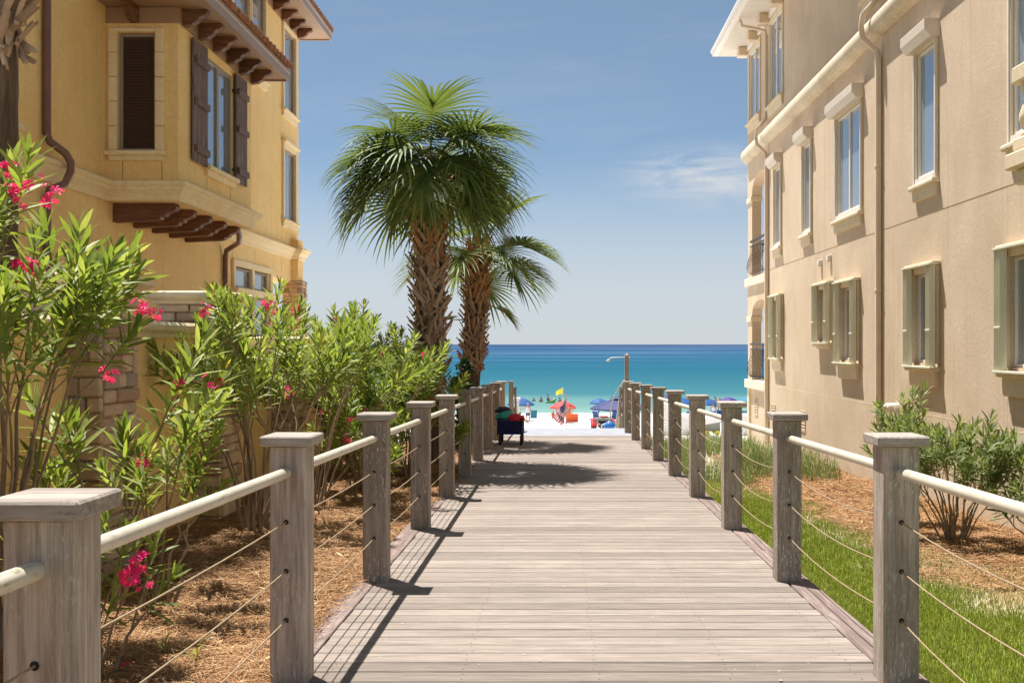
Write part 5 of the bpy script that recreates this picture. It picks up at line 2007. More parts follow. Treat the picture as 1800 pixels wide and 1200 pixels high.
def blades(name, X, Y, H, W, mat, label, lean=0.35, z=None):
    n = len(X)
    Z = gz_arr(X, Y) if z is None else z
    a = rng.uniform(0, 2 * PI, n)
    b = rng.uniform(0, 2 * PI, n)
    l1 = np.abs(rng.normal(0, lean, n)) * H
    V = np.zeros((n, 5, 3))
    wx, wy = np.cos(a) * W / 2, np.sin(a) * W / 2
    ox, oy = np.cos(b) * l1, np.sin(b) * l1
    V[:, 0] = np.stack([X - wx, Y - wy, Z - 0.005], 1)
    V[:, 1] = np.stack([X + wx, Y + wy, Z - 0.005], 1)
    V[:, 2] = np.stack([X + ox * 0.35 - wx * 0.8, Y + oy * 0.35 - wy * 0.8, Z + H * 0.55], 1)
    V[:, 3] = np.stack([X + ox * 0.35 + wx * 0.8, Y + oy * 0.35 + wy * 0.8, Z + H * 0.55], 1)
    V[:, 4] = np.stack([X + ox, Y + oy, Z + H * np.maximum(0.5, 1 - 0.35 * (l1 / H) ** 2)], 1)
    i = (np.arange(n) * 5)[:, None]
    F = np.concatenate([i + np.array([[0, 1, 3]]), i + np.array([[0, 3, 2]]), i + np.array([[2, 3, 4]])], 0)
    o = inst(name, arr_mesh(name, V.reshape(-1, 3), F, mat))
    return tag(o, label, None, None, 'stuff')


def zone_pick(X, Y, ch, k=1.0):
    w = np.array([zone(a, b)[ch] for a, b in zip(X, Y)])
    return w * k > rng.random(len(X))


n = 190000
Yg = 3.2 + 15 * rng.random(n) ** 1.7
Xg = 1.6 + 2.7 * rng.random(n)
k = zone_pick(Xg, Yg, 1)
Xg, Yg = Xg[k], Yg[k]
blades('lawn_grass', Xg, Yg, rng.uniform(0.025, 0.07, len(Xg)), 0.0025 + 0.0004 * Yg, M['grass'], 'short bright green lawn grass right of the boardwalk', 0.4)
n = 60000
Yg = 3.5 + 15 * rng.random(n) ** 1.5
Xg = 1.9 + 3.4 * rng.random(n)
k = zone_pick(Xg, Yg, 2)
Xg, Yg = Xg[k], Yg[k]
blades('dry_grass', Xg, Yg, rng.uniform(0.02, 0.07, len(Xg)), 0.003 + 0.0004 * Yg, M['drygrass'], 'dry straw coloured grass between lawn and house', 1.0)
n = 24000
Yg = 17.2 + 13 * rng.random(n)
Xg = 1.75 + 5.0 * rng.random(n) ** 1.1
cl_ = np.array([mnoise.noise(Vector((a * 1.2, b * 0.5, 0.7))) for a, b in zip(Xg, Yg)])
k = (cl_ > -0.12) & ~((Xg > 5.3) & (Yg < 29.2)) & (Xg < 5.3 + np.maximum(0, Yg - 28))
Xg, Yg = Xg[k], Yg[k]
blades('dune_grass', Xg, Yg, rng.uniform(0.15, 0.6, len(Xg)) * (0.55 + 1.1 * np.clip(cl_[k] + 0.2, 0, 0.6)), rng.uniform(0.008, 0.016, len(Xg)), M['oats'], 'tall dune grass beyond the lawn beside the boardwalk end', 0.75)
n = 2500
Yg = 17.5 + 9 * rng.random(n)
Xg = -6 + 4.6 * rng.random(n)
blades('dune_grass', Xg, Yg, rng.uniform(0.2, 0.6, n), rng.uniform(0.008, 0.016, n), M['oats'], 'tall dune grass left of the boardwalk behind the palms', 0.3)

# dry leaves and pale scraps fallen on the straw
M['litter'] = islandmat('dry_leaf_litter', [(0.0, (0.16, 0.09, 0.04)), (0.5, (0.42, 0.28, 0.12)), (0.85, (0.6, 0.47, 0.25)), (1.0, (0.62, 0.55, 0.42))], 0.8)
lit = MB()
lrnd = random.Random(77)
for k in range(420):
    if k < 290: x, y = lrnd.uniform(-3.05, -1.25), 3.0 + 10 * lrnd.random() ** 1.6
    else: x, y = lrnd.uniform(3.4, 5.4), 8.5 + 9 * lrnd.random()
    v_, f_ = leaf_geo(lrnd.uniform(0.035, 0.11), lrnd.uniform(0.012, 0.02), lrnd.uniform(-0.3, 0.4), lrnd.uniform(-0.4, 0.5))
    Mx = Matrix.Translation((x, y, ground_z(x, y) + 0.045)) @ Euler((lrnd.uniform(-0.5, 0.5), lrnd.uniform(-0.35, 0.35), lrnd.uniform(0, 6.28))).to_matrix().to_4x4()
    lit.add([tuple(Mx @ Vector(q)) for q in v_], f_, True)
tag(lit.build('leaf_litter', M['litter'], recalc=False), 'dry oleander leaves scattered over the straw beds', None, None, 'stuff')
# ------------------------------------------------------------------ beach furniture
M['blue'] = plain('royal_blue_canvas', (0.007, 0.075, 0.25), 0.7, 0.12, 2)
M['navy'] = plain('navy_canvas', (0.022, 0.027, 0.12), 0.7, 0.12, 2)
M['red'] = plain('red_canvas', (0.60, 0.042, 0.03), 0.7, 0.1, 2)
M['purple'] = plain('purple_canvas', (0.05, 0.026, 0.19), 0.7, 0.12, 2)
M['teal'] = plain('teal_canvas', (0.012, 0.16, 0.24), 0.7, 0.12, 2)
M['yellowf'] = plain('yellow_flag', (0.85, 0.75, 0.06), 0.7, 0.08, 3)
M['pole'] = plain('pale_pole', (0.55, 0.5, 0.42), 0.5)
M['woodpole'] = plain('wooden_pole', (0.36, 0.24, 0.13), 0.7)
M['alu'] = plain('aluminium', (0.6, 0.6, 0.6), 0.35, 0.05, 3, 0.8)
M['skin'] = plain('skin', (0.42, 0.235, 0.155), 0.6, 0.06, 4)
M['hair'] = plain('brown_hair', (0.06, 0.035, 0.02), 0.6)
M['hairblond'] = plain('fair_hair', (0.36, 0.24, 0.11), 0.6)
M['shirt'] = plain('white_shirt', (0.74, 0.70, 0.72), 0.8)
M['shorts'] = plain('navy_shorts', (0.05, 0.06, 0.2), 0.8)
M['orange'] = plain('orange_cloth', (0.66, 0.11, 0.035), 0.8, 0.15, 3)
M['green'] = plain('lime_float', (0.22, 0.55, 0.08), 0.4)
M['black'] = plain('black_plastic', (0.02, 0.02, 0.022), 0.5)
M['tyre'] = plain('rubber', (0.03, 0.03, 0.032), 0.8)
M['atvred'] = plain('red_fender', (0.55, 0.035, 0.03), 0.35)
M['grey'] = plain('grey_cushion', (0.22, 0.22, 0.2), 0.8, 0.15, 4)
M['headlight'] = plain('headlight_lens', (0.7, 0.72, 0.74), 0.15)
M['bluebag'] = plain('bright_blue_plastic', (0.012, 0.13, 0.42), 0.5)
M['boards'] = plain('white_boards', (0.76, 0.75, 0.73), 0.7, 0.06, 4)
M['signgrey'] = plain('pale_grey_panel', (0.56, 0.56, 0.54), 0.7, 0.06, 4)
M['stars'] = plain('flag_white', (0.58, 0.57, 0.56), 0.8)
M['flagred'] = plain('flag_red', (0.40, 0.012, 0.02), 0.8)
M['flagblue'] = plain('flag_blue', (0.018, 0.022, 0.11), 0.8)
M['wagonnavy'] = plain('navy_wagon_fabric', (0.008, 0.016, 0.10), 0.8, 0.15, 8)
M['bagteal'] = plain('teal_bag', (0.02, 0.34, 0.28), 0.7, 0.25, 12, bump=0.4)
M['towelred'] = plain('red_towel', (0.62, 0.03, 0.055), 0.85, 0.2, 10, bump=0.4)


def umbrella(label, px, ytop, Y, w, mat, vent=False, tilt=0.0, valance=0.10, hfac=0.24, n=8):
    p = at(px, ytop, Y)
    zg = beach_z(Y)
    root = thing('beach_umbrella', label, 'umbrella', (p.x, p.y, zg), 'umbrellas on the beach')
    mb = MB()
    r, zt = w / 2, p.z
    hh = w * hfac
    prof = [(0.02, 0.0), (r * 0.3, -hh * 0.14), (r * 0.6, -hh * 0.42), (r * 0.85, -hh * 0.75), (r, -hh)]
    vs, fs = [], []
    for rr, z in prof:
        for j in range(n * 2):
            k = rr * (1.0 if j % 2 == 0 else 0.965)
            a = PI * j / n
            vs.append((p.x + k * math.cos(a), p.y + k * math.sin(a), zt + z - (0.0 if j % 2 == 0 else 0.02 * rr / r)))
    m = n * 2
    for j in range(m):
        vs.append((vs[4 * m + j][0], vs[4 * m + j][1], vs[4 * m + j][2] - valance * (1.0 if j % 2 else 0.75)))
    for i in range(5):
        for j in range(m):
            fs.append((i * m + j, i * m + (j + 1) % m, (i + 1) * m + (j + 1) % m, (i + 1) * m + j))
    mb.add(vs, fs)
    can = mb.build('canopy', mat, root, recalc=False)
    if vent:
        v2 = MB()
        v2.lathe([(0.03, zt + 0.17), (r * 0.22, zt + 0.10), (r * 0.33, zt - 0.0)], p.x, p.y, 8, smooth=False, close=False)
        v2.build('vent', mat, can, recalc=False)
    mb = MB()
    mb.tube([(p.x, p.y, zg - 0.1), (p.x, p.y, zt + 0.08)], 0.022, 8)
    mb.build('pole', M['woodpole'] if vent else M['pole'], root)
    for j in range(n):
        a = 2 * PI * j / n
        rb = MB()
        rb.tube([(p.x, p.y, zt - hh * 0.9), (p.x + r * 0.6 * math.cos(a), p.y + r * 0.6 * math.sin(a), zt - hh * 0.46)], 0.008, 4)
        rb.build('rib', M['pole'], root)
    return root


umbrella('blue umbrella beside the pale grey panel at the far left', 915, 698.5, 91, 2.55, M['blue'])
umbrella('red umbrella behind the striped flag', 990, 704.5, 87, 2.3, M['red'])
umbrella('blue umbrella tucked behind the big navy umbrella', 1053, 699.5, 92, 1.75, M['blue'])
umbrella('big navy vented umbrella left of the lamp post', 1087, 700, 72, 4.1, M['navy'], vent=True, hfac=0.17)
umbrella('navy umbrella seen between the fifth and sixth right posts', 1171, 693.5, 84, 2.3, M['navy'])
umbrella('blue umbrella seen just right of the fourth right post', 1197, 698, 88, 2.4, M['blue'])
umbrella('blue umbrella seen between the second and fourth right posts', 1239, 698, 88, 2.4, M['blue'])
umbrella('purple umbrella right of the lone blue chair', 1281, 697.5, 98, 2.25, M['purple'])
umbrella('teal and blue umbrella cut off by the tan house', 1313, 696, 97, 2.2, M['teal'])


def chair(label, px, Y, rz, mat, back=0.75, group='beach chairs under the umbrellas'):
    x = (px - 980) * Y / 1750
    zg = beach_z(Y)
    root = thing('beach_chair', label, 'chair', (x, Y, zg), group, rz=rz)
    mb = MB()
    w = 0.29
    for s in (-w, w):
        mb.tube([(s, -0.3, 0.02), (s, 0.32, 0.62)], 0.014, 6)
        mb.tube([(s, 0.3, 0.02), (s, -0.25, 0.40), (s, 0.38, 0.42)], 0.014, 6)
        mb.tube([(s, -0.26, 0.36), (s, -0.58, 1.12)], 0.014, 6)
    mb.tube([(-w, -0.58, 1.12), (w, -0.58, 1.12)], 0.014, 6)
    mb.build('frame', M['alu'], root, local=True)
    mb = MB()
    mb.prism([(-0.27, 0.36), (0.36, 0.42), (0.36, 0.44), (-0.27, 0.39)], lambda u, v, t: (t, u, v), -w + 0.01, w - 0.01)
    mb.build('seat', mat, root, local=True)
    mb = MB()
    mb.prism([(-0.27, 0.42), (-0.56, 1.10), (-0.58, 1.10), (-0.30, 0.40)], lambda u, v, t: (t, u, v), -w + 0.01, w - 0.01)
    mb.build('backrest', mat, root, local=True)
    mb = MB()
    for s in (-w, w):
        mb.cbox(s - 0.03, s + 0.03, -0.3, 0.25, 0.6, 0.63, 0.008)
    mb.build('armrest', M['boards'], root, local=True)
    return root


chair('blue folding chair at the left edge of the navy umbrella', 1041, 82, 0.9, M['blue'])
chair('blue folding chair leaning right below the navy umbrella', 1053, 80, -0.7, M['blue'])
chair('blue chair with pink top edge below the navy umbrella', 1080, 82, 0.15, M['blue'])
chair('blue chair behind the person in the white shirt', 937, 88, 0.2, M['teal'])
chair('blue chair at the foot of the pale grey panel', 913, 88, -0.5, M['blue'])
chair('lone blue chair facing away between two right posts', 1250, 82, 0.1, M['blue'])
chair('blue chair half hidden by the fourth right post', 1207, 80, 0.3, M['blue'])
chair('blue chair just left of the second right post', 1265, 88, -0.3, M['blue'])
chair('green chair beside the tan house corner', 1306, 84, 0.0, M['teal'])


# people: one skinned body each
def person(label, place, J, E, Rr, mats=('skin', 'shirt', 'shorts', 'hair'), shirt=True, group=None, rz=0.0, legs=True, sc=1.0):
    """J: joint name -> (x, y, z) metres, E: edges, Rr: radii"""
    root = thing('person', label, 'person', place, group, rz=rz)
    names = list(J)
    me = bpy.data.meshes.new('body')
    me.from_pydata([tuple(Vector(J[n_]) * sc) for n_ in names], [(names.index(a), names.index(b)) for a, b in E], [])
    me.materials.append(M[mats[0]])
    o = inst('body', me, root, local=True)
    sk = o.modifiers.new('Skin', 'SKIN')
    sk.use_smooth_shade = True
    if not me.skin_vertices: me.skin_vertices.new()
    for i, n_ in enumerate(names):
        r = Rr.get(n_, 0.05) * sc
        me.skin_vertices[0].data[i].radius = (r, r)
        me.skin_vertices[0].data[i].use_root = n_ == 'pelvis'
    su = o.modifiers.new('Subdivision', 'SUBSURF')
    su.levels = su.render_levels = 1

    def sleeve(name, chain, mat, k):
        mb = MB()
        mb.tube([Vector(J[c]) * sc for c in chain], [Rr.get(c, 0.05) * sc * k for c in chain], 10)
        return mb.build(name, M[mat], root, local=True)
    if shirt: sleeve('shirt', ['pelvis', 'chest', 'neckb'], mats[1], 1.22)
    sleeve('shorts', ['waist', 'pelvis'], mats[2], 1.2)
    if legs:
        for s in ('l', 'r'):
            sleeve('shorts_leg', ['hip' + s, 'thigh' + s], mats[2], 1.28)
    hd = Vector(J['head']) * sc
    mb = MB()
    r = Rr['head'] * sc
    mb.lathe([(r * 1.12, hd.z + r * 0.1), (r * 1.15, hd.z + r * 0.5), (r * 0.85, hd.z + r * 1.1), (r * 0.2, hd.z + r * 1.35)], hd.x, hd.y + 0.02, 10)
    mb.build('hair', M[mats[3]], root, local=True)
    return root


RAD = dict(head=0.095, headt=0.08, neck=0.05, neckb=0.075, chest=0.15, waist=0.125, pelvis=0.14, hipl=0.085, hipr=0.085, thighl=0.075, thighr=0.075, kneel=0.055, kneer=0.055,
           anklel=0.04, ankler=0.04, toel=0.035, toer=0.035, shl=0.06, shr=0.06, ell=0.042, elr=0.042, wrl=0.032, wrr=0.032, hal=0.035, har=0.035)
EDG = [('pelvis', 'waist'), ('waist', 'chest'), ('chest', 'neckb'), ('neckb', 'neck'), ('neck', 'head'), ('head', 'headt'),
       ('neckb', 'shl'), ('shl', 'ell'), ('ell', 'wrl'), ('wrl', 'hal'), ('neckb', 'shr'), ('shr', 'elr'), ('elr', 'wrr'), ('wrr', 'har'),
       ('pelvis', 'hipl'), ('hipl', 'thighl'), ('thighl', 'kneel'), ('kneel', 'anklel'), ('anklel', 'toel'),
       ('pelvis', 'hipr'), ('hipr', 'thighr'), ('thighr', 'kneer'), ('kneer', 'ankler'), ('ankler', 'toer')]


def stand(**kw):
    J = dict(pelvis=(0, 0, 0.92), waist=(0, 0, 1.06), chest=(0, 0, 1.26), neckb=(0, 0, 1.42), neck=(0, 0, 1.5), head=(0, -0.01, 1.61), headt=(0, 0, 1.7),
             shl=(-0.18, 0, 1.40), ell=(-0.23, 0.02, 1.12), wrl=(-0.24, -0.05, 0.88), hal=(-0.24, -0.07, 0.79),
             shr=(0.18, 0, 1.40), elr=(0.23, 0.02, 1.12), wrr=(0.24, -0.05, 0.88), har=(0.24, -0.07, 0.79),
             hipl=(-0.09, 0, 0.86), thighl=(-0.1, 0, 0.68), kneel=(-0.1, -0.01, 0.48), anklel=(-0.1, 0.02, 0.08), toel=(-0.1, -0.14, 0.03),
             hipr=(0.09, 0, 0.86), thighr=(0.1, 0, 0.68), kneer=(0.1, -0.01, 0.48), ankler=(0.1, 0.02, 0.08), toer=(0.1, -0.14, 0.03))
    J.update(kw)
    return J


def sit(**kw):
    J = stand(pelvis=(0, 0, 0.14), waist=(0, 0.02, 0.28), chest=(0, 0.02, 0.46), neckb=(0, 0.0, 0.62), neck=(0, -0.01, 0.7), head=(0, -0.03, 0.81), headt=(0, -0.03, 0.9),
              shl=(-0.18, 0, 0.6), ell=(-0.24, -0.12, 0.38), wrl=(-0.2, -0.3, 0.3), hal=(-0.2, -0.38, 0.28), shr=(0.18, 0, 0.6), elr=(0.24, -0.12, 0.38), wrr=(0.2, -0.3, 0.3), har=(0.2, -0.38, 0.28),
              hipl=(-0.09, -0.04, 0.13), thighl=(-0.11, -0.2, 0.22), kneel=(-0.12, -0.42, 0.34), anklel=(-0.12, -0.74, 0.08), toel=(-0.12, -0.84, 0.12),
              hipr=(0.09, -0.04, 0.13), thighr=(0.11, -0.2, 0.22), kneer=(0.12, -0.42, 0.34), ankler=(0.12, -0.74, 0.08), toer=(0.12, -0.84, 0.12))
    J.update(kw)
    return J


def bput(px, Y):
    return ((px - 980) * Y / 1750, Y, beach_z(Y))


person('person in white shirt standing before the left blue umbrella, one arm out', bput(928, 84), stand(ell=(-0.42, -0.1, 1.24), wrl=(-0.62, -0.2, 1.14), hal=(-0.7, -0.22, 1.12)), EDG, RAD, ('skin', 'shirt', 'shorts', 'skin'))
person('person lounging on the sand in front of the person in white', bput(914, 83), sit(), EDG, RAD, ('skin', 'skin', 'shorts', 'hair'), shirt=False, rz=1.2)
person('small child with fair hair standing left of the striped flag', bput(972, 86), stand(), EDG, RAD, ('skin', 'orange', 'orange', 'hairblond'), sc=0.62)
person('person bending right of the striped flag by the orange chair', bput(1000, 86), stand(chest=(0.05, -0.12, 1.2), neckb=(0.1, -0.28, 1.3), neck=(0.12, -0.34, 1.36), head=(0.13, -0.42, 1.42), headt=(0.13, -0.46, 1.5), shl=(-0.08, -0.25, 1.28), shr=(0.27, -0.25, 1.28), ell=(-0.02, -0.4, 1.05), elr=(0.3, -0.4, 1.05), wrl=(0.05, -0.55, 0.85), wrr=(0.25, -0.55, 0.85), hal=(0.06, -0.58, 0.78), har=(0.24, -0.58, 0.78)), EDG, RAD, ('skin', 'skin', 'orange', 'hair'), shirt=False)
person('person standing by the lone blue chair on the right', bput(1254, 84.5), stand(), EDG, RAD, ('skin', 'shirt', 'shorts', 'hair'))
person('person in the shallows right of the right hand blue umbrella', (at(1257, 700, 108).x, 108, beach_z(108)), stand(), EDG, RAD, ('skin', 'skin', 'shorts', 'hair'), shirt=False)
person('person with pale cap wading left of the purple umbrella', (at(1265, 700, 107).x, 107, beach_z(107)), stand(ell=(-0.4, 0, 1.3), wrl=(-0.6, 0, 1.4), hal=(-0.68, 0, 1.43)), EDG, RAD, ('skin', 'skin', 'teal', 'hairblond'), shirt=False)
person('swimmer right of the left blue umbrella, only head and shoulders out', (at(938, 702, 128).x, 128, SEA_Z - 1.22), stand(), EDG, RAD, ('skin', 'skin', 'shorts', 'hairblond'), shirt=False)
person('swimmer with brown hair left of the green float', (at(951, 702, 126).x, 126, SEA_Z - 1.05), stand(), EDG, RAD, ('skin', 'skin', 'shorts', 'hair'), shirt=False)
person('swimmer half hidden by the top of the red umbrella', (at(984, 703, 126).x, 126, SEA_Z - 1.15), stand(), EDG, RAD, ('skin', 'skin', 'shorts', 'hair'), shirt=False)
fx = at(968, 705, 124)
person('person sitting on the lime green float in the sea', (at(963, 705, 124).x, 124, SEA_Z + 0.18), sit(), EDG, RAD, ('skin', 'skin', 'shorts', 'hair'), shirt=False, rz=1.3)
fl_ = thing('pool_float', 'lime green float with white top on the shallow sea', 'float', (fx.x, 124, SEA_Z))
mb = MB()
ring = [(-0.72, 0.02), (-0.62, 0.2), (0.3, 0.3), (0.72, 0.62), (0.78, 0.5), (0.62, 0.1), (0.4, -0.05), (-0.5, -0.08)]
mb.prism(ring, lambda u, v, t: (fx.x + u * 0.9, 124 + t, SEA_Z + v), -0.38, 0.38)
mb.build('hull', M['green'], fl_)
mb = MB()
mb.prism([(-0.55, 0.225), (0.3, 0.32), (0.62, 0.56), (0.62, 0.6), (0.28, 0.36), (-0.55, 0.26)], lambda u, v, t: (fx.x + u * 0.9, 124 + t, SEA_Z + v), -0.3, 0.3)
mb.build('cushion', M['boards'], fl_)

# orange chair with a towel
q = bput(1006, 85)
oc_ = thing('beach_chair', 'orange low beach chair with a teal towel by the red umbrella', 'chair', q, 'beach chairs under the umbrellas')
mb = MB()
mb.prism([(-0.5, 0.12), (0.1, 0.2), (0.5, 0.85), (0.56, 0.82), (0.18, 0.12), (-0.5, 0.05)], lambda u, v, t: (q[0] + t, q[1] - u, q[2] + v), -0.55, 0.5)
mb.build('sling', M['orange'], oc_)
mb = MB()
mb.prism([(0.14, 0.26), (0.51, 0.88), (0.52, 0.86), (0.16, 0.24)], lambda u, v, t: (q[0] + t, q[1] - u - 0.75, q[2] + v - 0.02), -0.05, 0.12)
mb.v = [(a, b + 0.72, c) for a, b, c in mb.v]
mb.build('towel', M['teal'], oc_)
mb = MB()
for s in (-0.55, 0.5):
    mb.tube([(q[0] + s, q[1] + 0.5, q[2] + 0.02), (q[0] + s, q[1] + 0.45, q[2] + 0.4), (q[0] + s, q[1] - 0.56, q[2] + 0.86)], 0.014, 6)
mb.build('frame', M['alu'], oc_)

# yellow warning flag
yf = at(989.5, 680, 100)
f_ = thing('warning_flag', 'plain yellow flag on a thin pole behind the red umbrella', 'flag', (yf.x, 100, beach_z(100)))
mb = MB()
mb.tube([(yf.x, 100, beach_z(100) - 0.2), (yf.x, 100, yf.z)], 0.022, 8)
mb.build('pole', M['pole'], f_)
mb = MB()
NX, NY = 10, 6
vs = []
for i in range(NX + 1):
    for j in range(NY + 1):
        u, v_ = i / NX, j / NY
        vs.append((yf.x - 0.02 - 0.68 * u, 100 + 0.09 * math.sin(u * 7 + v_), yf.z - 0.06 - 0.62 * v_ * (1 - 0.35 * u) - 0.36 * u - 0.03 * math.sin(u * 9)))
mb.add(vs, [(i * (NY + 1) + j, (i + 1) * (NY + 1) + j, (i + 1) * (NY + 1) + j + 1, i * (NY + 1) + j + 1) for i in range(NX) for j in range(NY)], True)
mb.build('cloth', M['yellowf'], f_, recalc=False)

# striped flag hanging from a wooden pole
PY = 50.0
ux = at(995, 695, PY).x
uz = at(995, 695, PY).z
us = thing('striped_flag', 'red and white striped flag with blue canton drooping from a wooden pole', 'flag', (ux, PY, beach_z(PY)))
mb = MB()
mb.tube([(ux, PY, beach_z(PY) - 0.3), (ux, PY, uz)], 0.03, 10)
mb.lathe([(0.035, uz), (0.05, uz + 0.03), (0.03, uz + 0.07)], ux, PY, 10)
mb.build('pole', M['woodpole'], us)


def flag_pt(u, v):
    """u along the fly 0..1, v down the hoist 0..1: cloth sagging in deep folds"""
    fold = 0.06 * math.sin(u * 8.5 + v * 2.2) * (0.25 + u)
    x = ux - 0.035 - u * (0.62 + 0.08 * math.sin(v * 5)) + fold * 0.9 + 0.42 * v * u
    y = PY - 0.03 + 0.16 * math.sin(u * 10 + v * 3.0) * (0.2 + u)
    z = uz - 0.13 - v * 0.80 * (1 - 0.35 * u) - 0.86 * u ** 0.8 - 0.05 * math.sin(u * 7)
    return (x, y, z)


mb = MB()
NX, NY = 40, 26
vs = [flag_pt(i / NX, j / NY) for i in range(NX + 1) for j in range(NY + 1)]
fs, mi = [], []
for i in range(NX):
    for j in range(NY):
        fs.append((i * (NY + 1) + j, (i + 1) * (NY + 1) + j, (i + 1) * (NY + 1) + j + 1, i * (NY + 1) + j + 1))
        mi.append(2 if (i < 16 and j < 14) else (0 if (j // 2) % 2 == 0 else 1))
mb.add(vs, fs, True)
mb.mi = mi
cl2 = mb.build('cloth', [M['flagred'], M['stars'], M['flagblue']], us, recalc=False)
mb = MB()
for r_ in range(9):
    for c_ in range(6 if r_ % 2 == 0 else 5):
        u = 0.4 * (c_ + (0.5 if r_ % 2 == 0 else 1.0)) / 6
        v_ = 7 / 13 * (r_ + 0.5) / 9
        a, b = Vector(flag_pt(u, v_)), Vector(flag_pt(u + 0.01, v_))
        ex = (b - a).normalized()
        ez = (Vector(flag_pt(u, v_ + 0.01)) - a).normalized()
        pts = []
        for k in range(10):
            rr = 0.018 if k % 2 == 0 else 0.007
            pts.append(a - Vector((0, 0.004, 0)) + ex * rr * math.sin(k * PI / 5) - ez * rr * math.cos(k * PI / 5))
        mb.add(pts, [list(range(10))])
tag(mb.build('star', M['stars'], cl2, recalc=False), None, None, None, 'stuff')


# quad bike facing the boardwalk
AX, AY = at(1060, 740, 49).x, 49.0
AZ = beach_z(AY) + 0.18
av = thing('quad_bike', 'red quad bike with grey rack cushion parked beyond the landing', 'quad bike', (AX, AY, AZ))


def abox(name, x0, x1, y0, y1, z0, z1, mat, c=0.03, par=av):
    mb = MB()
    mb.cbox(AX + x0, AX + x1, AY + y0, AY + y1, AZ + z0, AZ + z1, c)
    return mb.build(name, mat, par)


def wheel(name, cx, cy, cz, r, w, par, rim='alu'):
    """tyre with a hub, axle along x"""
    mb = MB()
    prof = [(r * 0.55, -w / 2), (r * 0.9, -w / 2), (r, -w * 0.3), (r, w * 0.3), (r * 0.9, w / 2), (r * 0.55, w / 2)]
    vs, fs = [], []
    n = 18
    for rr, t_ in prof:
        for j in range(n):
            a = 2 * PI * j / n
            vs.append((cx + t_, cy + rr * math.cos(a), cz + rr * math.sin(a)))
    for i in range(len(prof) - 1):
        for j in range(n):
            fs.append((i * n + j, i * n + (j + 1) % n, (i + 1) * n + (j + 1) % n, (i + 1) * n + j))
    mb.add(vs, fs, True)
    o = mb.build(name, M['tyre'], par)
    h = MB()
    h.tube([(cx - w * 0.4, cy, cz), (cx + w * 0.4, cy, cz)], r * 0.56, 14)
    h.build('rim', M[rim], o)
    return o


for sx_ in (-1, 1):
    for yy in (-0.62, 0.62):
        wheel('wheel', AX + sx_ * 0.46, AY + yy, AZ + 0.27 - 0.18, 0.28, 0.22, av)
        mb = MB()
        arc = [(0.40 * math.cos(a), 0.34 * math.sin(a)) for a in np.linspace(0.25, PI - 0.25, 9)]
        arc += [(0.36 * math.cos(a), 0.30 * math.sin(a)) for a in np.linspace(PI - 0.25, 0.25, 9)]
        mb.prism(arc, lambda u, v, t: (AX + t, AY + yy + u, AZ + 0.13 + v), sx_ * 0.46 - 0.13, sx_ * 0.46 + 0.13)
        mb.build('fender', M['atvred'], av)
    abox('headlight', sx_ * 0.28 - 0.085, sx_ * 0.28 + 0.085, -0.86, -0.78, 0.27, 0.37, M['headlight'])
abox('body', -0.25, 0.25, -0.78, 0.7, 0.12, 0.42, M['black'])
abox('grille', -0.2, 0.2, -0.84, -0.785, 0.1, 0.34, M['grey'])
abox('seat', -0.17, 0.17, 0.0, 0.75, 0.42, 0.56, M['black'], 0.05)
abox('rack_cushion', -0.42, 0.42, -0.9, -0.35, 0.47, 0.63, M['grey'], 0.06)
abox('cargo', -0.15, 0.2, -0.85, -0.5, 0.632, 0.69, M['atvred'], 0.03)
mb = MB()
for zz in (0.45, 0.66):
    mb.tube([(AX - 0.5, AY - 0.95, AZ + zz), (AX + 0.5, AY - 0.95, AZ + zz), (AX + 0.5, AY - 0.3, AZ + zz), (AX - 0.5, AY - 0.3, AZ + zz), (AX - 0.5, AY - 0.95, AZ + zz)], 0.014, 6)
for s in (-0.5, 0.5):
    mb.tube([(AX + s, AY - 0.95, AZ + 0.4), (AX + s, AY - 0.95, AZ + 0.70)], 0.014, 6)
mb.build('front_rack', M['black'], av)
mb = MB()
mb.tube([(AX - 0.42, AY - 0.1, AZ + 0.74), (AX - 0.15, AY - 0.22, AZ + 0.72), (AX, AY - 0.25, AZ + 0.45), (AX + 0.15, AY - 0.22, AZ + 0.72), (AX + 0.42, AY - 0.1, AZ + 0.74)], 0.016, 8)
mb.build('handlebar', M['black'], av)
mb = MB()
mb.tube([(AX - 0.35, AY - 0.98, AZ + 0.02), (AX - 0.3, AY - 1.02, AZ + 0.25), (AX + 0.3, AY - 1.02, AZ + 0.25), (AX + 0.35, AY - 0.98, AZ + 0.02)], 0.02, 8)
mb.build('bumper', M['black'], av)
mb = MB()
mb.tube([(AX + 0.38, AY - 0.2, AZ + 0.5), (AX + 0.38, AY - 0.2, AZ + 0.98)], 0.012, 6)
mb.build('flag_mast', M['alu'], av)

# bright blue bag and yellow bucket in front of it
q = at(1072, 752, 47.2)
zb = beach_z(47.2) + 0.02
bg = thing('beach_bag', 'bright blue round bag standing before the quad bike', 'bag', (q.x, 47.2, zb))
mb = MB()
mb.lathe([(0.14, zb), (0.24, zb + 0.08), (0.29, zb + 0.28), (0.26, zb + 0.46), (0.14, zb + 0.57), (0.05, zb + 0.59)], q.x, 47.2, 18)
mb.build('sack', M['bluebag'], bg)
mb = MB()
mb.tube([(q.x - 0.2, 47.05, zb + 0.5), (q.x - 0.38, 47.0, zb + 0.42), (q.x - 0.4, 47.0, zb + 0.26), (q.x - 0.26, 47.0, zb + 0.15)], 0.02, 8)
mb.build('strap', M['boards'], bg)
q = at(1085, 752, 45)
zb = beach_z(45)
bk = thing('bucket', 'yellow beach bucket behind the stair railing', 'bucket', (q.x, 45, zb))
mb = MB()
mb.lathe([(0.09, zb), (0.13, zb + 0.3), (0.14, zb + 0.3), (0.14, zb + 0.33), (0.12, zb + 0.33), (0.08, zb + 0.05)], q.x, 45, 16)
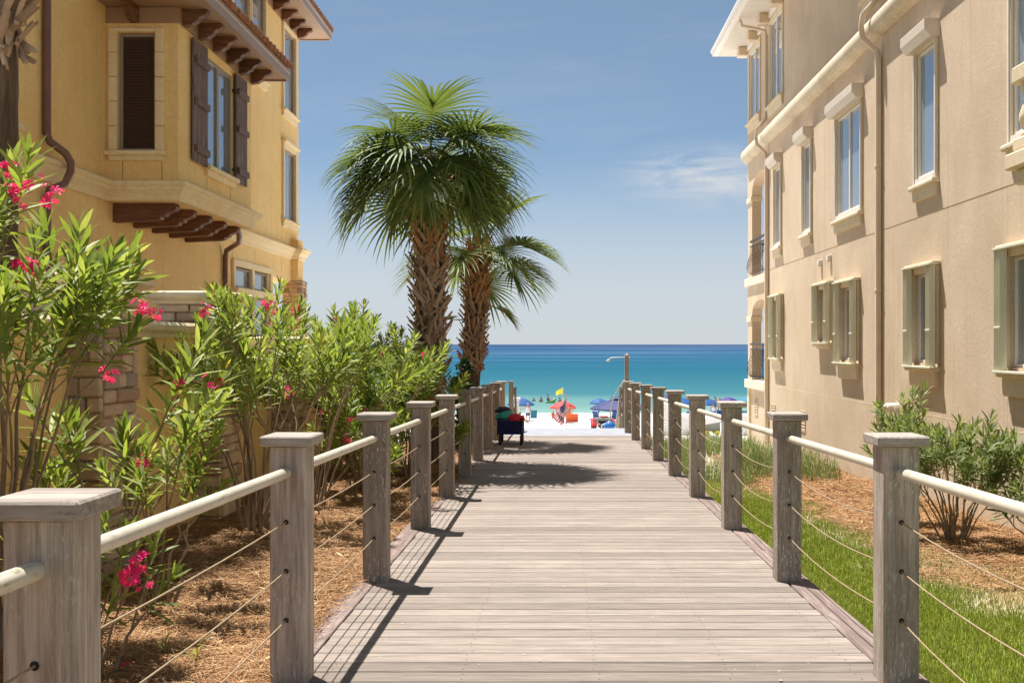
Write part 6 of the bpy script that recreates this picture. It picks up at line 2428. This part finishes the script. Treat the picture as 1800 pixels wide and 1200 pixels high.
mb.build('pail', M['yellowf'], bk)
mb = MB()
mb.tube([(q.x + 0.13 * math.cos(a), 45, zb + 0.32 + 0.12 * math.sin(a)) for a in np.linspace(0, PI, 9)], 0.008, 6)
mb.build('handle', M['boards'], bk)

# white boxes and rental cart on the right hand sand
def slat_box(label, px0, px1, ytop, Y, depth, n, door=False, mat='boards', name='storage_box', cat='storage box'):
    a, b = at(px0, ytop, Y), at(px1, ytop, Y)
    zg = beach_z(Y) - 0.05
    root = thing(name, label, cat, ((a.x + b.x) / 2, Y, zg))
    mb = MB()
    mb.box(a.x + 0.02, b.x - 0.02, Y + 0.02, Y + depth - 0.02, zg, a.z - 0.02)
    mb.build('carcass', M[mat], root)
    h = (a.z - zg) / n
    me_ = None
    for k in range(n):
        m2 = MB()
        m2.cbox(a.x, b.x, Y - 0.005, Y + 0.02, zg + h * k + 0.006, zg + h * (k + 1) - 0.006, 0.004)
        m2.build('board', M[mat], root)
    m2 = MB()
    m2.cbox(a.x - 0.04, b.x + 0.04, Y - 0.05, Y + depth + 0.03, a.z - 0.018, a.z + 0.03, 0.008)
    m2.build('lid', M[mat], root)
    return root


slat_box('pale grey slatted panel box beside the left blue umbrella', 903.5, 912, 701, 30, 0.35, 14, mat='signgrey', name='utility_box', cat='utility box')
slat_box('tall white slatted box between the fifth and sixth right posts', 1163, 1176, 708, 44, 0.5, 12)
slat_box('low white slatted box left of the fourth right post', 1196, 1214, 729, 44, 0.5, 9)
slat_box('white slatted box by the corner of the tan house', 1303, 1322, 729, 46, 0.6, 9)
CY = 44.0
c0, c1 = at(1236, 730, CY), at(1268, 730, CY)
zg = beach_z(CY)
ct = thing('beach_cart', 'white topped beach cart with round yellow balloon wheels', 'cart', ((c0.x + c1.x) / 2, CY, zg))
mb = MB()
mb.prism([(c0.x, c0.z + 0.0), (c1.x, c0.z + 0.0), (c1.x, c0.z - 0.16), (c0.x, c0.z - 0.30)], lambda u, v, t: (u, CY + t, v), 0, 1.0)
mb.v = [(x, y, z - 0.12 * (y < CY + 0.5)) for x, y, z in mb.v]
mb.build('top_cover', M['boards'], ct)
mb = MB()
mb.box(c0.x + 0.03, c1.x - 0.03, CY + 0.12, CY + 0.95, zg + 0.22, c0.z - 0.3)
mb.build('tray', M['grey'], ct)
for px in (1243, 1261):
    wx = at(px, 750, CY).x
    for dy in (-0.02, 0.95):
        mb = MB()
        r = 0.115
        prof = [(0.035, -0.08), (r * 0.8, -0.085), (r, -0.04), (r, 0.04), (r * 0.8, 0.085), (0.035, 0.08)]
        vs, fs = [], []
        for rr, t_ in prof:
            for j in range(16):
                a = 2 * PI * j / 16
                vs.append((wx + rr * math.cos(a), CY + dy + t_, zg + 0.16 + rr * math.sin(a)))
        for i in range(5):
            for j in range(16):
                fs.append((i * 16 + j, i * 16 + (j + 1) % 16, (i + 1) * 16 + (j + 1) % 16, (i + 1) * 16 + j))
        mb.add(vs, fs, True)
        w_ = mb.build('wheel', M['orangewheel'] if 'orangewheel' in M else M['yellowf'], ct)
        h = MB()
        h.tube([(wx, CY + dy - 0.085, zg + 0.16), (wx, CY + dy + 0.085, zg + 0.16)], 0.034, 10)
        h.build('hub', M['black'], w_)
mb = MB()
for px in (1243, 1261):
    wx = at(px, 750, CY).x
    mb.tube([(wx, CY + 0.0, zg + 0.16), (wx, CY + 0.95, zg + 0.16)], 0.015, 6)
    mb.tube([(wx, CY + 0.47, zg + 0.16), (wx, CY + 0.47, zg + 0.24)], 0.02, 6)
mb.build('axle', M['alu'], ct)

# ------------------------------------------------------------------ folding wagon parked by the left railing
WGX0, WGX1, WGY0, WGY1 = -1.02, -0.60, 16.95, 17.65
zd = deckz(17.3) + 0.001
wg = thing('folding_wagon', 'navy folding wagon loaded with bags by the far left railing', 'wagon', ((WGX0 + WGX1) / 2, 17.3, zd))
for x in (WGX0 + 0.04, WGX1 - 0.02):
    for y in (WGY0 + 0.05, WGY1 - 0.05):
        wheel('wheel', x, y, deckz(y) + 0.086, 0.085, 0.045, wg, 'black')
        mb = MB()
        mb.tube([(x, y, deckz(y) + 0.09), (x, y, deckz(y) + 0.2)], 0.014, 6)
        mb.build('caster', M['black'], wg)
mb = MB()
zb, zt = zd + 0.19, zd + 0.44
mb.box(WGX0, WGX1, WGY0, WGY1, zb, zb + 0.015)
for x0, x1, y0, y1 in ((WGX0, WGX1, WGY0, WGY0 + 0.012), (WGX0, WGX1, WGY1 - 0.012, WGY1), (WGX0, WGX0 + 0.012, WGY0 + 0.013, WGY1 - 0.013), (WGX1 - 0.012, WGX1, WGY0 + 0.013, WGY1 - 0.013)):
    mb.cbox(x0, x1, y0, y1, zb + 0.016, zt, 0.004)
mb.build('fabric_tub', M['wagonnavy'], wg)
for (a, b) in (((WGX0, zb), (WGX1, zt)), ((WGX1, zb), (WGX0, zt))):
    mb = MB()
    mb.tube([(a[0], WGY0 - 0.012, a[1]), (b[0], WGY0 - 0.012, b[1])], 0.011, 6)
    mb.build('cross_brace', M['black'], wg)
mb = MB()
for x in (WGX0, WGX1):
    for y in (WGY0 - 0.005, WGY1 + 0.005):
        mb.tube([(x, y, zb - 0.02), (x, y, zt + 0.03)], 0.012, 6)
mb.tube([(WGX0, WGY0, zt + 0.02), (WGX1, WGY0, zt + 0.02), (WGX1, WGY1, zt + 0.02), (WGX0, WGY1, zt + 0.02), (WGX0, WGY0, zt + 0.02)], 0.012, 6)
mb.build('frame', M['black'], wg)
mb = MB()
mb.tube([(WGX1, WGY0, zb + 0.02), (WGX1 + 0.05, WGY0 - 0.05, zb + 0.05), (WGX1 + 0.08, WGY0 - 0.06, zb + 0.06)], 0.009, 6)
mb.build('pull_handle', M['black'], wg)


def lumpy(name, label, cat, c, r, mat, seed):
    bm = bmesh.new()
    bmesh.ops.create_icosphere(bm, subdivisions=3, radius=1)
    for v_ in bm.verts:
        k = 1 + 0.30 * mnoise.noise(v_.co * 1.6 + Vector((seed, 0, 0))) + 0.14 * mnoise.noise(v_.co * 4.5 + Vector((0, seed, 0)))
        v_.co = Vector((v_.co.x * r[0], v_.co.y * r[1], max(v_.co.z, -0.55) * r[2])) * k
    me_ = bpy.data.meshes.new(name)
    bm.to_mesh(me_)
    bm.free()
    me_.polygons.foreach_set('use_smooth', [True] * len(me_.polygons))
    me_.materials.append(mat)
    return tag(inst(name, me_, None, c), label, cat)


lumpy('beach_bag', 'teal beach bag heaped in the navy wagon', 'bag', (-0.90, 17.12, zt + 0.03), (0.19, 0.16, 0.10), M['bagteal'], 3)
lumpy('towel', 'red towel bundle lying on the front of the navy wagon', 'towel', (-0.73, 17.06, zt + 0.02), (0.16, 0.14, 0.075), M['towelred'], 8)
lumpy('black_bag', 'black bag perched on top of the loaded wagon', 'bag', (-0.95, 17.42, zt + 0.13), (0.14, 0.14, 0.07), M['black'], 5)
